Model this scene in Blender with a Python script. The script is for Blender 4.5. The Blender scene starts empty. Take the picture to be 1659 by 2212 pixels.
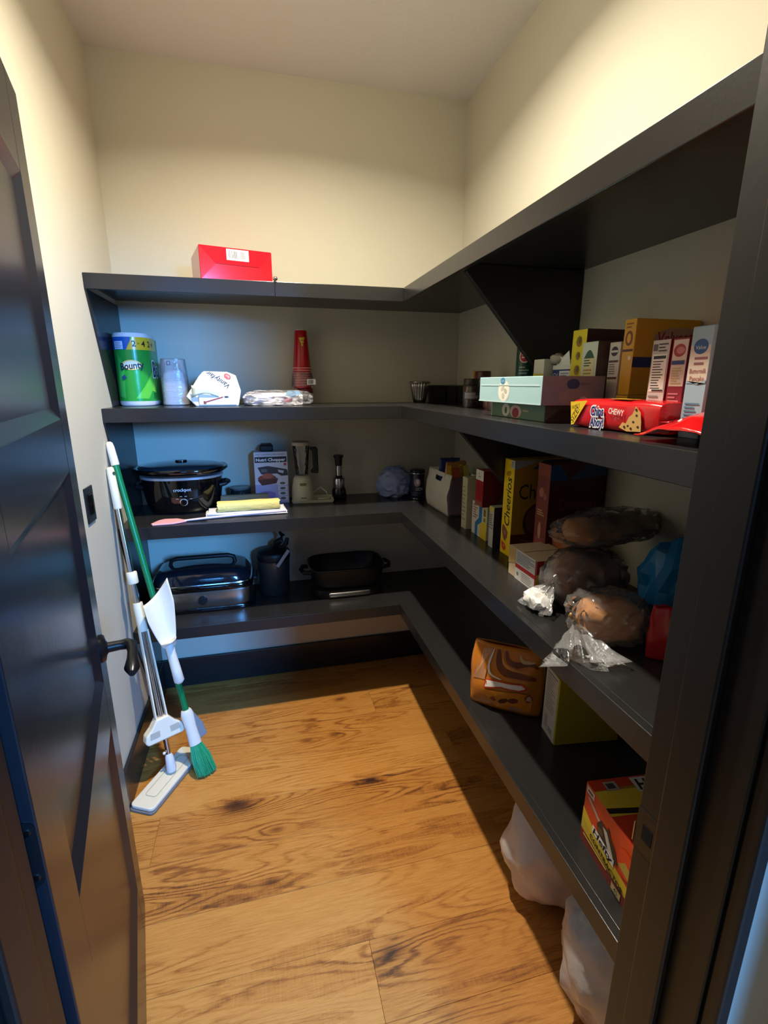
import bpy, bmesh, math, random
from mathutils import Vector, Matrix, noise as mnoise

random.seed(7)
SC = bpy.context.scene
COL = SC.collection
PI = math.pi

# ---------------------------------------------------------------- camera
cam_d = bpy.data.cameras.new('camera'); cam = bpy.data.objects.new('camera', cam_d)
COL.objects.link(cam); SC.camera = cam
YAW, PITCH, ROLL, FPX = 0.24415, 0.25594, 0.00145, 1060.04
cam.location = (0, 0, 1.5)
_f = Vector((math.sin(YAW)*math.cos(PITCH), math.cos(YAW)*math.cos(PITCH), -math.sin(PITCH)))
_r = Vector((math.cos(YAW), -math.sin(YAW), 0)); _u = _r.cross(_f)
_r2 = math.cos(ROLL)*_r + math.sin(ROLL)*_u; _u2 = -math.sin(ROLL)*_r + math.cos(ROLL)*_u
cam.rotation_euler = Matrix((_r2, _u2, -_f)).transposed().to_euler()
cam_d.sensor_fit = 'VERTICAL'; cam_d.sensor_height = 24.0
cam_d.lens = FPX/2212*24.0; cam_d.clip_start = 0.01

# ---------------------------------------------------------------- world, lights, exposure
SC.view_settings.view_transform = 'Standard'; SC.view_settings.look = 'None'
SC.view_settings.exposure = 0.0; SC.view_settings.gamma = 1.0
SC.view_settings.use_curve_mapping = False
W = bpy.data.worlds.new('world'); SC.world = W; W.use_nodes = True
W.node_tree.nodes['Background'].inputs[0].default_value = (1.0, 0.93, 0.95, 1)
W.node_tree.nodes['Background'].inputs[1].default_value = 0.13

def area(name, loc, target, size, sizey, power, color, shape='RECTANGLE', spread=PI):
    d = bpy.data.lights.new(name, 'AREA'); d.shape = shape; d.size = size
    if shape == 'RECTANGLE': d.size_y = sizey
    d.energy = power; d.color = color; d.spread = spread
    o = bpy.data.objects.new(name, d); COL.objects.link(o); o.location = loc
    o.rotation_euler = (Vector(target)-Vector(loc)).to_track_quat('-Z', 'Y').to_euler()
    return o
area('downlight_lamp', (0.17, 1.37, 2.70), (0.17, 1.37, 0), 0.07, 0, 38, (1.0, 0.915, 0.755), 'DISK', math.radians(152))
_pd = bpy.data.lights.new('ceiling_fill', 'POINT'); _pd.energy = 5.0; _pd.color = (1.0, 0.915, 0.755); _pd.shadow_soft_size = 0.035
_po = bpy.data.objects.new('ceiling_fill', _pd); COL.objects.link(_po); _po.location = (0.17, 1.37, 2.645)   # added fill light below the downlight, brightens ceiling and upper walls
area('window_daylight', (1.42, -3.0, 2.2), (-0.2, 2.3, 1.1), 0.62, 0.9, 470, (0.09, 0.37, 1.0))

# ---------------------------------------------------------------- room dimensions (metres)
XL, XR, YB, H = -0.554, 0.978, 2.40, 2.711
YF, XF = 1.996, 0.574                 # front edges of the shelves
Z1, Z2, Z3, Z4, TH = 1.862, 1.411, 0.958, 0.517, 0.051
YW0, YW1 = 0.343, 0.483               # front wall, kitchen face and pantry face
OX0, OX1 = -0.262, 0.510              # door opening

# ---------------------------------------------------------------- materials
def lin(c): c /= 255.0; return c/12.92 if c <= 0.04045 else ((c+0.055)/1.055)**2.4
def S(r, g, b): return (lin(r), lin(g), lin(b), 1)
_M = {}
def mat(rgb, rough=0.5, metal=0.0, var=0.06, scale=60.0, bump=0.0, bscale=None, coat=0.0, trans=0.0, ior=1.45, spec=0.5, stretch=None, alpha=1.0):
    key = (tuple(rgb), rough, metal, var, scale, bump, bscale, coat, trans, ior, spec, stretch, alpha)
    if key in _M: return _M[key]
    m = bpy.data.materials.new('m_%03d' % len(_M)); m.use_nodes = True
    nt = m.node_tree; N = nt.nodes; L = nt.links; b = N['Principled BSDF']
    c = S(*rgb)
    b.inputs['Roughness'].default_value = rough; b.inputs['Metallic'].default_value = metal
    b.inputs['Coat Weight'].default_value = coat; b.inputs['Transmission Weight'].default_value = trans
    b.inputs['IOR'].default_value = ior; b.inputs['Specular IOR Level'].default_value = spec
    b.inputs['Alpha'].default_value = alpha
    tc = N.new('ShaderNodeTexCoord'); src = tc.outputs['Object']
    if stretch:
        mp = N.new('ShaderNodeMapping'); mp.inputs['Scale'].default_value = stretch; L.new(src, mp.inputs['Vector']); src = mp.outputs[0]
    nz = N.new('ShaderNodeTexNoise'); nz.inputs['Scale'].default_value = scale; nz.inputs['Detail'].default_value = 3
    L.new(src, nz.inputs['Vector'])
    mx = N.new('ShaderNodeMix'); mx.data_type = 'RGBA'
    mx.inputs[6].default_value = tuple(x*(1-var) for x in c[:3])+(1,); mx.inputs[7].default_value = tuple(min(1, x*(1+var)) for x in c[:3])+(1,)
    L.new(nz.outputs['Fac'], mx.inputs[0]); L.new(mx.outputs[2], b.inputs['Base Color'])
    if bump:
        n2 = nz
        if bscale:
            n2 = N.new('ShaderNodeTexNoise'); n2.inputs['Scale'].default_value = bscale; n2.inputs['Detail'].default_value = 4; L.new(src, n2.inputs['Vector'])
        bp = N.new('ShaderNodeBump'); bp.inputs['Strength'].default_value = bump; bp.inputs['Distance'].default_value = 0.004
        L.new(n2.outputs['Fac'], bp.inputs['Height']); L.new(bp.outputs[0], b.inputs['Normal'])
    _M[key] = m; return m

def film(key, milk=0.05, color=(235, 235, 235), rough=0.12, gloss=0.25):
    """thin plastic film: see-through, glossy, a little milky"""
    k = ('film', key)
    if k in _M: return _M[k]
    m = bpy.data.materials.new('m_film_'+key); m.use_nodes = True
    nt = m.node_tree; N = nt.nodes; L = nt.links; N.remove(N['Principled BSDF'])
    out = N['Material Output']; t = N.new('ShaderNodeBsdfTransparent'); g = N.new('ShaderNodeBsdfGlossy'); d = N.new('ShaderNodeBsdfDiffuse')
    g.inputs['Roughness'].default_value = rough; d.inputs[0].default_value = S(*color)
    m1 = N.new('ShaderNodeMixShader'); m1.inputs[0].default_value = milk; L.new(t.outputs[0], m1.inputs[1]); L.new(d.outputs[0], m1.inputs[2])
    lw = N.new('ShaderNodeLayerWeight'); lw.inputs[0].default_value = gloss
    tc = N.new('ShaderNodeTexCoord'); nz = N.new('ShaderNodeTexNoise'); nz.inputs['Scale'].default_value = 55; L.new(tc.outputs['Object'], nz.inputs['Vector'])
    bp = N.new('ShaderNodeBump'); bp.inputs['Strength'].default_value = 0.5; bp.inputs['Distance'].default_value = 0.006; L.new(nz.outputs['Fac'], bp.inputs['Height'])
    L.new(bp.outputs[0], g.inputs['Normal']); L.new(bp.outputs[0], lw.inputs['Normal'])
    m2 = N.new('ShaderNodeMixShader'); L.new(lw.outputs['Fresnel'], m2.inputs[0]); L.new(m1.outputs[0], m2.inputs[1]); L.new(g.outputs[0], m2.inputs[2])
    L.new(m2.outputs[0], out.inputs[0]); _M[k] = m; return m

WALL = mat((200, 194, 174), 0.85, var=0.02, scale=4, bump=0.12, bscale=150)
CEIL = mat((232, 230, 228), 0.9, var=0.02, scale=4, bump=0.15, bscale=120)
BLACK = mat((37, 36, 36), 0.27, var=0.10, scale=9, bump=0.06, bscale=90)
DOORB = mat((30, 30, 34), 0.27, var=0.10, scale=6, bump=0.05, bscale=60)
JAMB = mat((26, 24, 23), 0.40, var=0.1, scale=9, bump=0.05, bscale=70)
IRON = mat((20, 20, 21), 0.30, var=0.1)
CHROME = mat((205, 205, 208), 0.16, 1.0, var=0.03)
STEEL = mat((186, 182, 176), 0.24, 1.0, var=0.08, scale=30, stretch=(1, 1, 20))
WPLAS = mat((232, 227, 214), 0.40, var=0.02)
GLOSSB = mat((9, 9, 10), 0.10, var=0.1, coat=0.5)
MATTB = mat((18, 18, 19), 0.45, var=0.15)
GLASS = film('glass', 0.03, gloss=0.35, rough=0.04)
CLEAR = film('clear', 0.08, gloss=0.36, rough=0.14)
MILKY = film('milky', 0.30, gloss=0.30, rough=0.18)

def paper(r, g, b, rough=0.42): return mat((r, g, b), rough, var=0.04, scale=25)

# ---------------------------------------------------------------- mesh helpers
def tag(o, label=None, cat=None, group=None, kind=None):
    if label: o['label'] = label
    if cat: o['category'] = cat
    if group: o['group'] = group
    if kind: o['kind'] = kind
    return o
def thing(name, label, cat, loc=(0, 0, 0), rz=0.0, group=None, kind=None):
    o = bpy.data.objects.new(name, None); COL.objects.link(o); o.location = loc; o.rotation_euler = (0, 0, math.radians(rz))
    o.empty_display_size = 0.05
    return tag(o, label, cat, group, kind)

class MB:
    def __init__(s): s.v = []; s.f = []; s.mi = []; s.mats = []
    def m(s, mt):
        if mt not in s.mats: s.mats.append(mt)
        return s.mats.index(mt)
    def add(s, vs, fs, mt=None):
        n = len(s.v); s.v += [tuple(p) for p in vs]; s.f += [tuple(i+n for i in f) for f in fs]
        s.mi += [s.m(mt) if mt else 0]*len(fs); return s
    def box(s, x0, x1, y0, y1, z0, z1, mt=None):
        vs = [(x, y, z) for z in (z0, z1) for y in (y0, y1) for x in (x0, x1)]
        return s.add(vs, [(0, 2, 3, 1), (4, 5, 7, 6), (0, 1, 5, 4), (2, 6, 7, 3), (0, 4, 6, 2), (1, 3, 7, 5)], mt)
    def prism(s, poly, axis, a, b, mt=None):
        """polygon in the two other axes extruded along axis ('x','y','z') from a to b"""
        def P(p, t): return {'x': (t, p[0], p[1]), 'y': (p[0], t, p[1]), 'z': (p[0], p[1], t)}[axis]
        n = len(poly); vs = [P(p, a) for p in poly]+[P(p, b) for p in poly]
        fs = [tuple(range(n)), tuple(range(2*n-1, n-1, -1))]+[(i, i+n, (i+1) % n+n, (i+1) % n) for i in range(n)]
        return s.add(vs, fs, mt)
    def lathe(s, prof, cx=0, cy=0, seg=28, mt=None, sx=1.0, sy=1.0, power=2.0, cap=True):
        vs = []; fs = []
        for r, z in prof:
            for k in range(seg):
                a = 2*PI*k/seg; c, sn = math.cos(a), math.sin(a)
                e = 2.0/power
                vs.append((cx+sx*r*math.copysign(abs(c)**e, c), cy+sy*r*math.copysign(abs(sn)**e, sn), z))
        for i in range(len(prof)-1):
            for k in range(seg):
                fs.append((i*seg+k, i*seg+(k+1) % seg, (i+1)*seg+(k+1) % seg, (i+1)*seg+k))
        if cap and prof[0][0] > 1e-5: fs.append(tuple(range(seg-1, -1, -1)))
        if cap and prof[-1][0] > 1e-5: fs.append(tuple((len(prof)-1)*seg+k for k in range(seg)))
        return s.add(vs, fs, mt)
    def tube(s, pts, r, seg=10, mt=None):
        pts = [Vector(p) for p in pts]; n = len(pts); rs = r if isinstance(r, (list, tuple)) else [r]*n
        vs = []; fs = []; up = Vector((0.13, 0.21, 0.97))
        for i, p in enumerate(pts):
            t = (pts[min(i+1, n-1)]-pts[max(i-1, 0)]).normalized(); a = t.cross(up)
            if a.length < 1e-3: a = t.cross(Vector((1, 0, 0)))
            a.normalize(); b = t.cross(a)
            for k in range(seg):
                q = 2*PI*k/seg; vs.append(p+rs[i]*(math.cos(q)*a+math.sin(q)*b))
        for i in range(n-1):
            for k in range(seg): fs.append((i*seg+k, i*seg+(k+1) % seg, (i+1)*seg+(k+1) % seg, (i+1)*seg+k))
        fs.append(tuple(range(seg-1, -1, -1))); fs.append(tuple((n-1)*seg+k for k in range(seg)))
        return s.add(vs, fs, mt)
    def grid(s, nu, nv, fn, mt=None, closed=False):
        vs = [fn(i/nu, j/nv) for j in range(nv+1) for i in range(nu+1)]
        fs = [(j*(nu+1)+i, j*(nu+1)+i+1, (j+1)*(nu+1)+i+1, (j+1)*(nu+1)+i) for j in range(nv) for i in range(nu)]
        return s.add(vs, fs, mt)
    def build(s, name, mt=None, parent=None, bevel=0.0, smooth=False, bseg=2, loc=None, rot=None, thick=0.0):
        me = bpy.data.meshes.new(name); me.from_pydata(s.v, [], s.f)
        ms = s.mats if s.mats else [mt]
        for q in ms: me.materials.append(q)
        if s.mats:
            for p, i in zip(me.polygons, s.mi): p.material_index = i
        bm = bmesh.new(); bm.from_mesh(me); bmesh.ops.recalc_face_normals(bm, faces=bm.faces); bm.to_mesh(me); bm.free()
        if smooth:
            for p in me.polygons: p.use_smooth = True
            try: me.set_sharp_from_angle(angle=math.radians(50))
            except Exception: pass
        o = bpy.data.objects.new(name, me); COL.objects.link(o)
        if parent: o.parent = parent
        if loc: o.location = loc
        if rot: o.rotation_euler = rot
        if thick:
            d = o.modifiers.new('s', 'SOLIDIFY'); d.thickness = thick; d.offset = 0
        if bevel:
            d = o.modifiers.new('b', 'BEVEL'); d.width = bevel; d.segments = bseg; d.limit_method = 'ANGLE'
        return o

def rrect(x0, x1, y0, y1, r, n=5):
    out = []
    for cx, cy, a0 in ((x1-r, y0+r, -PI/2), (x1-r, y1-r, 0), (x0+r, y1-r, PI/2), (x0+r, y0+r, PI)):
        for i in range(n+1):
            a = a0+PI/2*i/n; out.append((cx+r*math.cos(a), cy+r*math.sin(a)))
    return out

_TX = {}
def textmesh(s, shear=0.0, bold=0.0):
    k = (s, shear, bold)
    if k in _TX: return _TX[k]
    c = bpy.data.curves.new('t', 'FONT'); c.body = s; c.resolution_u = 2; c.shear = shear; c.size = 1.0; c.offset = bold; c.fill_mode = 'FRONT'
    o = bpy.data.objects.new('t', c); COL.objects.link(o)
    dg = bpy.context.evaluated_depsgraph_get(); me = bpy.data.meshes.new_from_object(o.evaluated_get(dg))
    vs = [(v.co.x, v.co.y) for v in me.vertices]; fs = [tuple(p.vertices) for p in me.polygons]
    bpy.data.objects.remove(o); bpy.data.curves.remove(c); bpy.data.meshes.remove(me)
    x0 = min(v[0] for v in vs); x1 = max(v[0] for v in vs)
    vs = [(v[0]-(x0+x1)/2, v[1]) for v in vs]
    _TX[k] = (vs, fs, x1-x0); return _TX[k]

def tri(uv, fs):
    from mathutils.geometry import tessellate_polygon
    out = []
    for f in fs: out += [tuple(f[i] for i in t3) for t3 in tessellate_polygon([[Vector((uv[i][0], uv[i][1], 0)) for i in f]])]
    return out
class Print:
    """flat printing laid on a face; each later mark lies a hair higher"""
    def __init__(s, fmap): s.mb = MB(); s.done = []; s.map = fmap; s.n = 0
    curved = 0.0
    def _put(s, uv, fs, mt):
        if s.curved:
            uv = list(uv); tr = [(f[0], f[i], f[i+1]) for f in fs for i in range(1, len(f)-1)] if all(len(f) < 5 for f in fs) else tri(uv, fs)
            out = []; st = s.curved; cache = {}
            while tr:
                a, b, c = tr.pop(); e = sorted(((abs(uv[i][0]-uv[j][0]), i, j, k) for i, j, k in ((a, b, c), (b, c, a), (c, a, b))), reverse=True)[0]
                if e[0] <= st: out.append((a, b, c)); continue
                key = (min(e[1], e[2]), max(e[1], e[2]))
                if key not in cache: cache[key] = len(uv); uv.append(((uv[e[1]][0]+uv[e[2]][0])/2, (uv[e[1]][1]+uv[e[2]][1])/2))
                m = cache[key]; tr += [(e[1], m, e[3]), (m, e[2], e[3])]
            fs = out
        s.n += 1; off = 0.00025+0.00012*s.n
        s.mb.add([s.map(u, v, off) for u, v in uv], fs, mt)
    def face(s, fmap):
        if s.mb.v: s.done.append(s.mb); s.mb = MB()
        s.map = fmap; s.n = 0; return s
    def poly(s, pts, c): s._put(pts, [tuple(range(len(pts)))], c if not isinstance(c, tuple) else paper(*c)); return s
    def rect(s, u0, v0, u1, v1, c, nu=1):
        c = c if not isinstance(c, tuple) else paper(*c)
        uv = [(u0+(u1-u0)*i/nu, v) for v in (v0, v1) for i in range(nu+1)]
        s._put(uv, [(i, i+1, nu+1+i+1, nu+1+i) for i in range(nu)], c); return s
    def oval(s, u, v, a, b, c, n=20, rot=0.0):
        cr, sr = math.cos(rot), math.sin(rot)
        return s.poly([(u+a*math.cos(2*PI*k/n)*cr-b*math.sin(2*PI*k/n)*sr, v+a*math.cos(2*PI*k/n)*sr+b*math.sin(2*PI*k/n)*cr) for k in range(n)], c)
    def text(s, t, u, v, h, c, rot=0.0, width=None, shear=0.0, bold=0.0):
        vs, fs, w = textmesh(t, shear, bold); c = c if not isinstance(c, tuple) else paper(*c)
        k = h/0.72; kx = (width/w) if width else k; cr, sr = math.cos(rot), math.sin(rot)
        s._put([(u+x*kx*cr-(y*k-h/2)*sr, v+x*kx*sr+(y*k-h/2)*cr) for x, y in vs], fs, c); return s
    def stroke(s, pts, w, c):
        c = c if not isinstance(c, tuple) else paper(*c); P = [pts[0]]+list(pts)+[pts[-1]]; Q = []
        for i in range(1, len(P)-2):
            for k in range(6):
                t = k/6; Q.append(tuple(.5*(2*P[i][j]+(P[i+1][j]-P[i-1][j])*t+(2*P[i-1][j]-5*P[i][j]+4*P[i+1][j]-P[i+2][j])*t*t+(3*P[i][j]-P[i-1][j]-3*P[i+1][j]+P[i+2][j])*t**3) for j in (0, 1)))
        Q.append(tuple(pts[-1])); uv = []
        for i, q in enumerate(Q):
            a = Q[max(0, i-1)]; b = Q[min(len(Q)-1, i+1)]; dx, dy = b[0]-a[0], b[1]-a[1]; l = math.hypot(dx, dy) or 1; ww = w/2*math.sin(PI*(.12+.76*i/(len(Q)-1)))
            uv += [(q[0]-dy/l*ww, q[1]+dx/l*ww), (q[0]+dy/l*ww, q[1]-dx/l*ww)]
        s._put(uv, [(2*i, 2*i+2, 2*i+3, 2*i+1) for i in range(len(Q)-1)], c); return s
    def lines(s, u0, v0, u1, v1, n, c, fill=0.45, rag=True):
        c = c if not isinstance(c, tuple) else paper(*c); uv = []; fs = []
        for i in range(n):
            v = v0+(v1-v0)*(i+0.5)/n; h = (v1-v0)/n*fill/2; e = u1-(u1-u0)*(random.uniform(0, 0.45) if rag else 0); k = len(uv)
            uv += [(u0, v-h), (e, v-h), (e, v+h), (u0, v+h)]; fs.append((k, k+1, k+2, k+3))
        s._put(uv, fs, c); return s
    def bars(s, u0, v0, u1, v1, c=(25, 25, 25)):
        c = paper(*c); uv = []; fs = []; u = u0
        while u < u1:
            w = random.choice((1, 1, 2, 3))*(u1-u0)/60; k = len(uv)
            uv += [(u, v0), (min(u+w, u1), v0), (min(u+w, u1), v1), (u, v1)]; fs.append((k, k+1, k+2, k+3)); u += w+random.choice((1, 2))*(u1-u0)/60
        s._put(uv, fs, c); return s
    def nutrition(s, u0, v0, u1, v1):
        s.rect(u0, v0, u1, v1, (235, 233, 226)); w = u1-u0; h = v1-v0
        s.lines(u0+w*.08, v0+h*.06, u1-w*.08, v1-h*.16, 11, (70, 66, 62), 0.4)
        s.lines(u0+w*.08, v1-h*.13, u1-w*.08, v1-h*.04, 1, (40, 38, 36), 0.9, False); return s
    def build(s, parent, name='printing'):
        for m in s.done: m.build(name, None, parent)
        return s.mb.build(name, None, parent)

def fmap(w, d, h, side):
    if side == '-y': return lambda u, v, o: (-w/2+u, -d/2-o, v)
    if side == '+y': return lambda u, v, o: (w/2-u, d/2+o, v)
    if side == '-x': return lambda u, v, o: (-w/2-o, d/2-u, v)
    if side == '+x': return lambda u, v, o: (w/2+o, -d/2+u, v)
    if side == '+z': return lambda u, v, o: (-w/2+u, -d/2+v, h+o)
    if side == '+zx': return lambda u, v, o: (-w/2+v, d/2-u, h+o)      # top, read from the -x side

def carton(name, label, cat, x, y, z, w, d, h, color, rz=0.0, group=None, bevel=0.0015, rough=0.42):
    """cardboard box standing on z; w along x, d along y"""
    t = thing(name, label, cat, (x, y, z), rz, group)
    MB().box(-w/2, w/2, -d/2, d/2, 0, h).build('carton', paper(*color, rough) if isinstance(color, tuple) else color, t, bevel)
    # seam of the closing flap on top
    MB().box(-w/2+.004, w/2-.004, -0.0008, 0.0008, h-.0005, h+.0006).build('flap_seam', mat((60, 55, 48), 0.8), t)
    t['dims'] = (w, d, h); return t
def pr(t, side):
    w, d, h = t['dims']; return Print(fmap(w, d, h, side))

def blob(center, size, seed=0, amp=0.15, freq=2.2, sub=4, ridged=True, flat=None, power=2.0):
    """crumpled rounded lump: (verts, faces) in local space"""
    bm = bmesh.new(); bmesh.ops.create_icosphere(bm, subdivisions=sub, radius=1.0)
    off = Vector((seed*3.1, seed*1.7, -seed*2.3)); vs = []
    for v in bm.verts:
        p = v.co.copy()
        if power != 2.0:
            q = (abs(p.x)**power+abs(p.y)**power+abs(p.z)**power)**(1/power); p = p/q
        n = mnoise.noise(p*freq+off); n2 = mnoise.noise(p*freq*2.7+off*1.3)
        k = 1+amp*((1-2*abs(n))*0.8 if ridged else n)+amp*0.45*((1-2*abs(n2)) if ridged else n2)
        q = Vector((p.x*size[0]*k, p.y*size[1]*k, p.z*size[2]*k))+Vector(center)
        if flat is not None and q.z < flat: q.z = flat+0.0005*abs(n2)
        vs.append(tuple(q))
    fs = [tuple(x.index for x in f.verts) for f in bm.faces]; bm.free(); return vs, fs
def add_blob(name, mt, parent, smooth=True, **k):
    vs, fs = blob(**k); mb = MB().add(vs, fs)
    return mb.build(name, mt, parent, smooth=smooth)

def oriented(o, a, b):
    """put an object built along +z at a, pointing to b"""
    d = Vector(b)-Vector(a); o.location = a; o.rotation_mode = 'QUATERNION'; o.rotation_quaternion = d.to_track_quat('Z', 'Y'); return o

# ================================================================ THE ROOM
def struct(name, mb, mt, label, cat, **k):
    o = mb.build(name, mt, **k); return tag(o, label, cat, kind='structure')
def floor_mat():
    m = bpy.data.materials.new('m_oak_planks'); m.use_nodes = True
    nt = m.node_tree; N = nt.nodes; L = nt.links; b = N['Principled BSDF']
    def math_(op, a, c=None, d=None):
        n = N.new('ShaderNodeMath'); n.operation = op
        for i, q in enumerate((a, c, d)):
            if q is None: continue
            if hasattr(q, 'is_linked') or hasattr(q, 'links'): L.new(q, n.inputs[i])
            else: n.inputs[i].default_value = q
        return n.outputs[0]
    tc = N.new('ShaderNodeNewGeometry'); oi = N.new('ShaderNodeObjectInfo')
    pos = tc.outputs['Position']
    cb = N.new('ShaderNodeCombineXYZ'); L.new(math_('MULTIPLY', oi.outputs['Random'], 37.0), cb.inputs[0]); L.new(math_('MULTIPLY', oi.outputs['Random'], 13.0), cb.inputs[2])
    va = N.new('ShaderNodeVectorMath'); va.operation = 'ADD'; L.new(pos, va.inputs[0]); L.new(cb.outputs[0], va.inputs[1])
    def nz(scale, st, detail=4, rough=0.6, dist=0.0):
        mp = N.new('ShaderNodeMapping'); mp.inputs['Scale'].default_value = st; L.new(va.outputs[0], mp.inputs['Vector'])
        n = N.new('ShaderNodeTexNoise'); n.inputs['Scale'].default_value = scale; n.inputs['Detail'].default_value = detail
        n.inputs['Roughness'].default_value = rough; n.inputs['Distortion'].default_value = dist; L.new(mp.outputs[0], n.inputs['Vector']); return n.outputs['Fac']
    # knots: (x, y, radius, darkness)
    knots = [(-0.16, 1.555, .050, 1.0), (0.30, 2.09, .028, .8), (0.115, 1.835, .026, .7), (0.24, 1.845, .024, .7), (0.335, 1.56, .026, .5), (-0.03, 1.42, .022, .6),
             (-0.055, 1.235, .026, .6), (0.33, 1.32, .016, .4), (0.262, 0.955, .034, .75), (0.36, 0.79, .03, .35)]
    field = nz(1.0, (0.95, 8.5, 1), 1.5, 0.4)
    dark = None
    for x, y, r, k in knots:
        sv = N.new('ShaderNodeVectorMath'); sv.operation = 'SUBTRACT'; L.new(pos, sv.inputs[0]); sv.inputs[1].default_value = (x, y, 0)
        sc = N.new('ShaderNodeVectorMath'); sc.operation = 'MULTIPLY'; L.new(sv.outputs[0], sc.inputs[0]); sc.inputs[1].default_value = (0.85/r, 1.7/r, 0)
        ln = N.new('ShaderNodeVectorMath'); ln.operation = 'LENGTH'; L.new(sc.outputs[0], ln.inputs[0])
        g = math_('POWER', 2.718, math_('MULTIPLY', math_('MULTIPLY', ln.outputs['Value'], ln.outputs['Value']), -1.0))
        field = math_('ADD', field, math_('MULTIPLY', math_('POWER', 2.718, math_('MULTIPLY', math_('MULTIPLY', ln.outputs['Value'], ln.outputs['Value']), -0.12)), 0.10*k))
        g = math_('MULTIPLY', g, k); dark = g if dark is None else math_('MAXIMUM', dark, g)
    wob = math_('MULTIPLY', nz(9, (1.5, 6, 1), 3), 0.05)
    rings = math_('SINE', math_('MULTIPLY', math_('ADD', field, wob), 125.0))
    rings = math_('MULTIPLY', math_('ADD', rings, 1.0), 0.5)
    ringmask = nz(1.6, (1, 3, 1), 2)
    fine = nz(20, (0.7, 15, 1), 8, 0.78)
    pores = nz(120, (1.0, 22, 1), 3, 0.6)
    blot = nz(3.0, (1, 2.2, 1), 3, 0.5)
    v = math_('ADD', math_('SUBTRACT', math_('MULTIPLY', fine, 0.90), 0.23), math_('MULTIPLY', math_('MULTIPLY', math_('POWER', rings, 3.2), math_('MAXIMUM', math_('SUBTRACT', math_('MULTIPLY', ringmask, 2.6), 0.95), 0.06)), 0.36))
    v = math_('ADD', v, math_('MULTIPLY', pores, 0.26)); v = math_('ADD', v, math_('MULTIPLY', math_('SUBTRACT', blot, 0.5), 0.10))
    v = math_('ADD', v, math_('MULTIPLY', math_('SUBTRACT', oi.outputs['Random'], 0.5), 0.16))
    v = math_('ADD', v, math_('MULTIPLY', dark, 0.46))
    # cross-cut saw marks on one edge of some boards
    saw = math_('MULTIPLY', nz(70, (3.2, .35, 1), 2, 0.5), math_('GREATER_THAN', nz(2.2, (.6, 5, 1), 1), 0.62))
    v = math_('ADD', v, math_('MULTIPLY', saw, 0.22))
    r = N.new('ShaderNodeValToRGB'); e = r.color_ramp.elements
    e[0].position = 0.22; e[0].color = S(204, 144, 72); e[1].position = 1.25 if False else 1.0; e[1].color = S(58, 36, 24)
    for p, c in ((0.42, S(186, 124, 55)), (0.58, S(156, 96, 40)), (0.76, S(108, 63, 29))):
        q = e.new(p); q.color = c
    L.new(v, r.inputs[0]); L.new(r.outputs[0], b.inputs['Base Color'])
    b.inputs['Roughness'].default_value = 0.42; b.inputs['Specular IOR Level'].default_value = 0.35
    bp = N.new('ShaderNodeBump'); bp.inputs['Strength'].default_value = 0.18; bp.inputs['Distance'].default_value = 0.002; bp.invert = True
    L.new(v, bp.inputs['Height']); L.new(bp.outputs[0], b.inputs['Normal'])
    return m
OAK = floor_mat()
fl = struct('floor', MB().box(-2.2, 2.6, -1.2, YB, -0.06, -0.012), mat((40, 28, 18), 0.8), 'warm oak plank floor of the pantry', 'floor')
PW = 0.19; row = 0; yy = 1.0-PW*12
butts = {1.0-PW: [0.208], 1.95: [0.45], 1.38: [-0.43, 0.9]}
while yy < YB:
    cuts = next((v for k, v in butts.items() if abs(k-yy) < 0.01), [random.choice((-0.95, -0.75, 0.72, 0.85, 1.0))])
    xs = [-2.2]+sorted(set(cuts+[c-1.25 for c in cuts]+[c+1.3 for c in cuts]))+[2.6]
    if yy > 0.48: xs = [XL]+[c for c in cuts if XL+0.05 < c < XR-0.05]+[XR]
    for a, b in zip(xs[:-1], xs[1:]):
        y1 = min(yy+PW-.0003, YB)
        MB().box(a+.0003, b-.0003, yy+.0003, y1, -0.012, random.uniform(-0.0003, 0.0)).build('plank', OAK, fl, 0.0007)
    yy += PW

struct('wall_back', MB().box(XL-.1, XR+.1, YB, YB+.1, 0, H), WALL, 'beige painted back wall of the pantry', 'wall')
struct('wall_left', MB().box(XL-.1, XL, YW0, YB, 0, H), WALL, 'beige painted wall left of the pantry shelves', 'wall')
struct('wall_right', MB().box(XR, XR+.1, YW0, YB, 0, H), WALL, 'beige painted wall behind the long right shelves', 'wall')
struct('ceiling', MB().box(-2.2, 2.6, -1.2, YB+.1, H, H+.08), CEIL, 'plain off white pantry ceiling', 'ceiling')
fw = MB(); fw.box(-2.2, OX0-.02, YW0, YW1, 0, H); fw.box(OX1+.02, 2.6, YW0, YW1, 0, H); fw.box(OX0-.02, OX1+.02, YW0, YW1, 2.06, H)
struct('wall_front', fw, WALL, 'light wall around the pantry doorway', 'wall')
struct('daylight_blocker', MB().box(.645, 1.3, .05, YW0, 0, H), WALL, 'unseen added block right of the doorway keeping window light off the wall', 'wall')  # added out of view to block window daylight from the kitchen face
bb = MB(); bb.box(XL+.006, XR, YB-.015, YB, 0, .155)
struct('baseboard_back', bb, BLACK, 'black baseboard along the back wall under the lowest shelf', 'baseboard', bevel=.003)
struct('baseboard_left', MB().box(XL, XL+.015, YW1, YB-.015, 0, .155), BLACK, 'black baseboard along the left wall behind the mop', 'baseboard', bevel=.003)
struct('baseboard_right', MB().box(XR-.015, XR, YW1, YB-.015, 0, .155), BLACK, 'black baseboard along the right wall behind the white bag', 'baseboard', bevel=.003)

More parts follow.
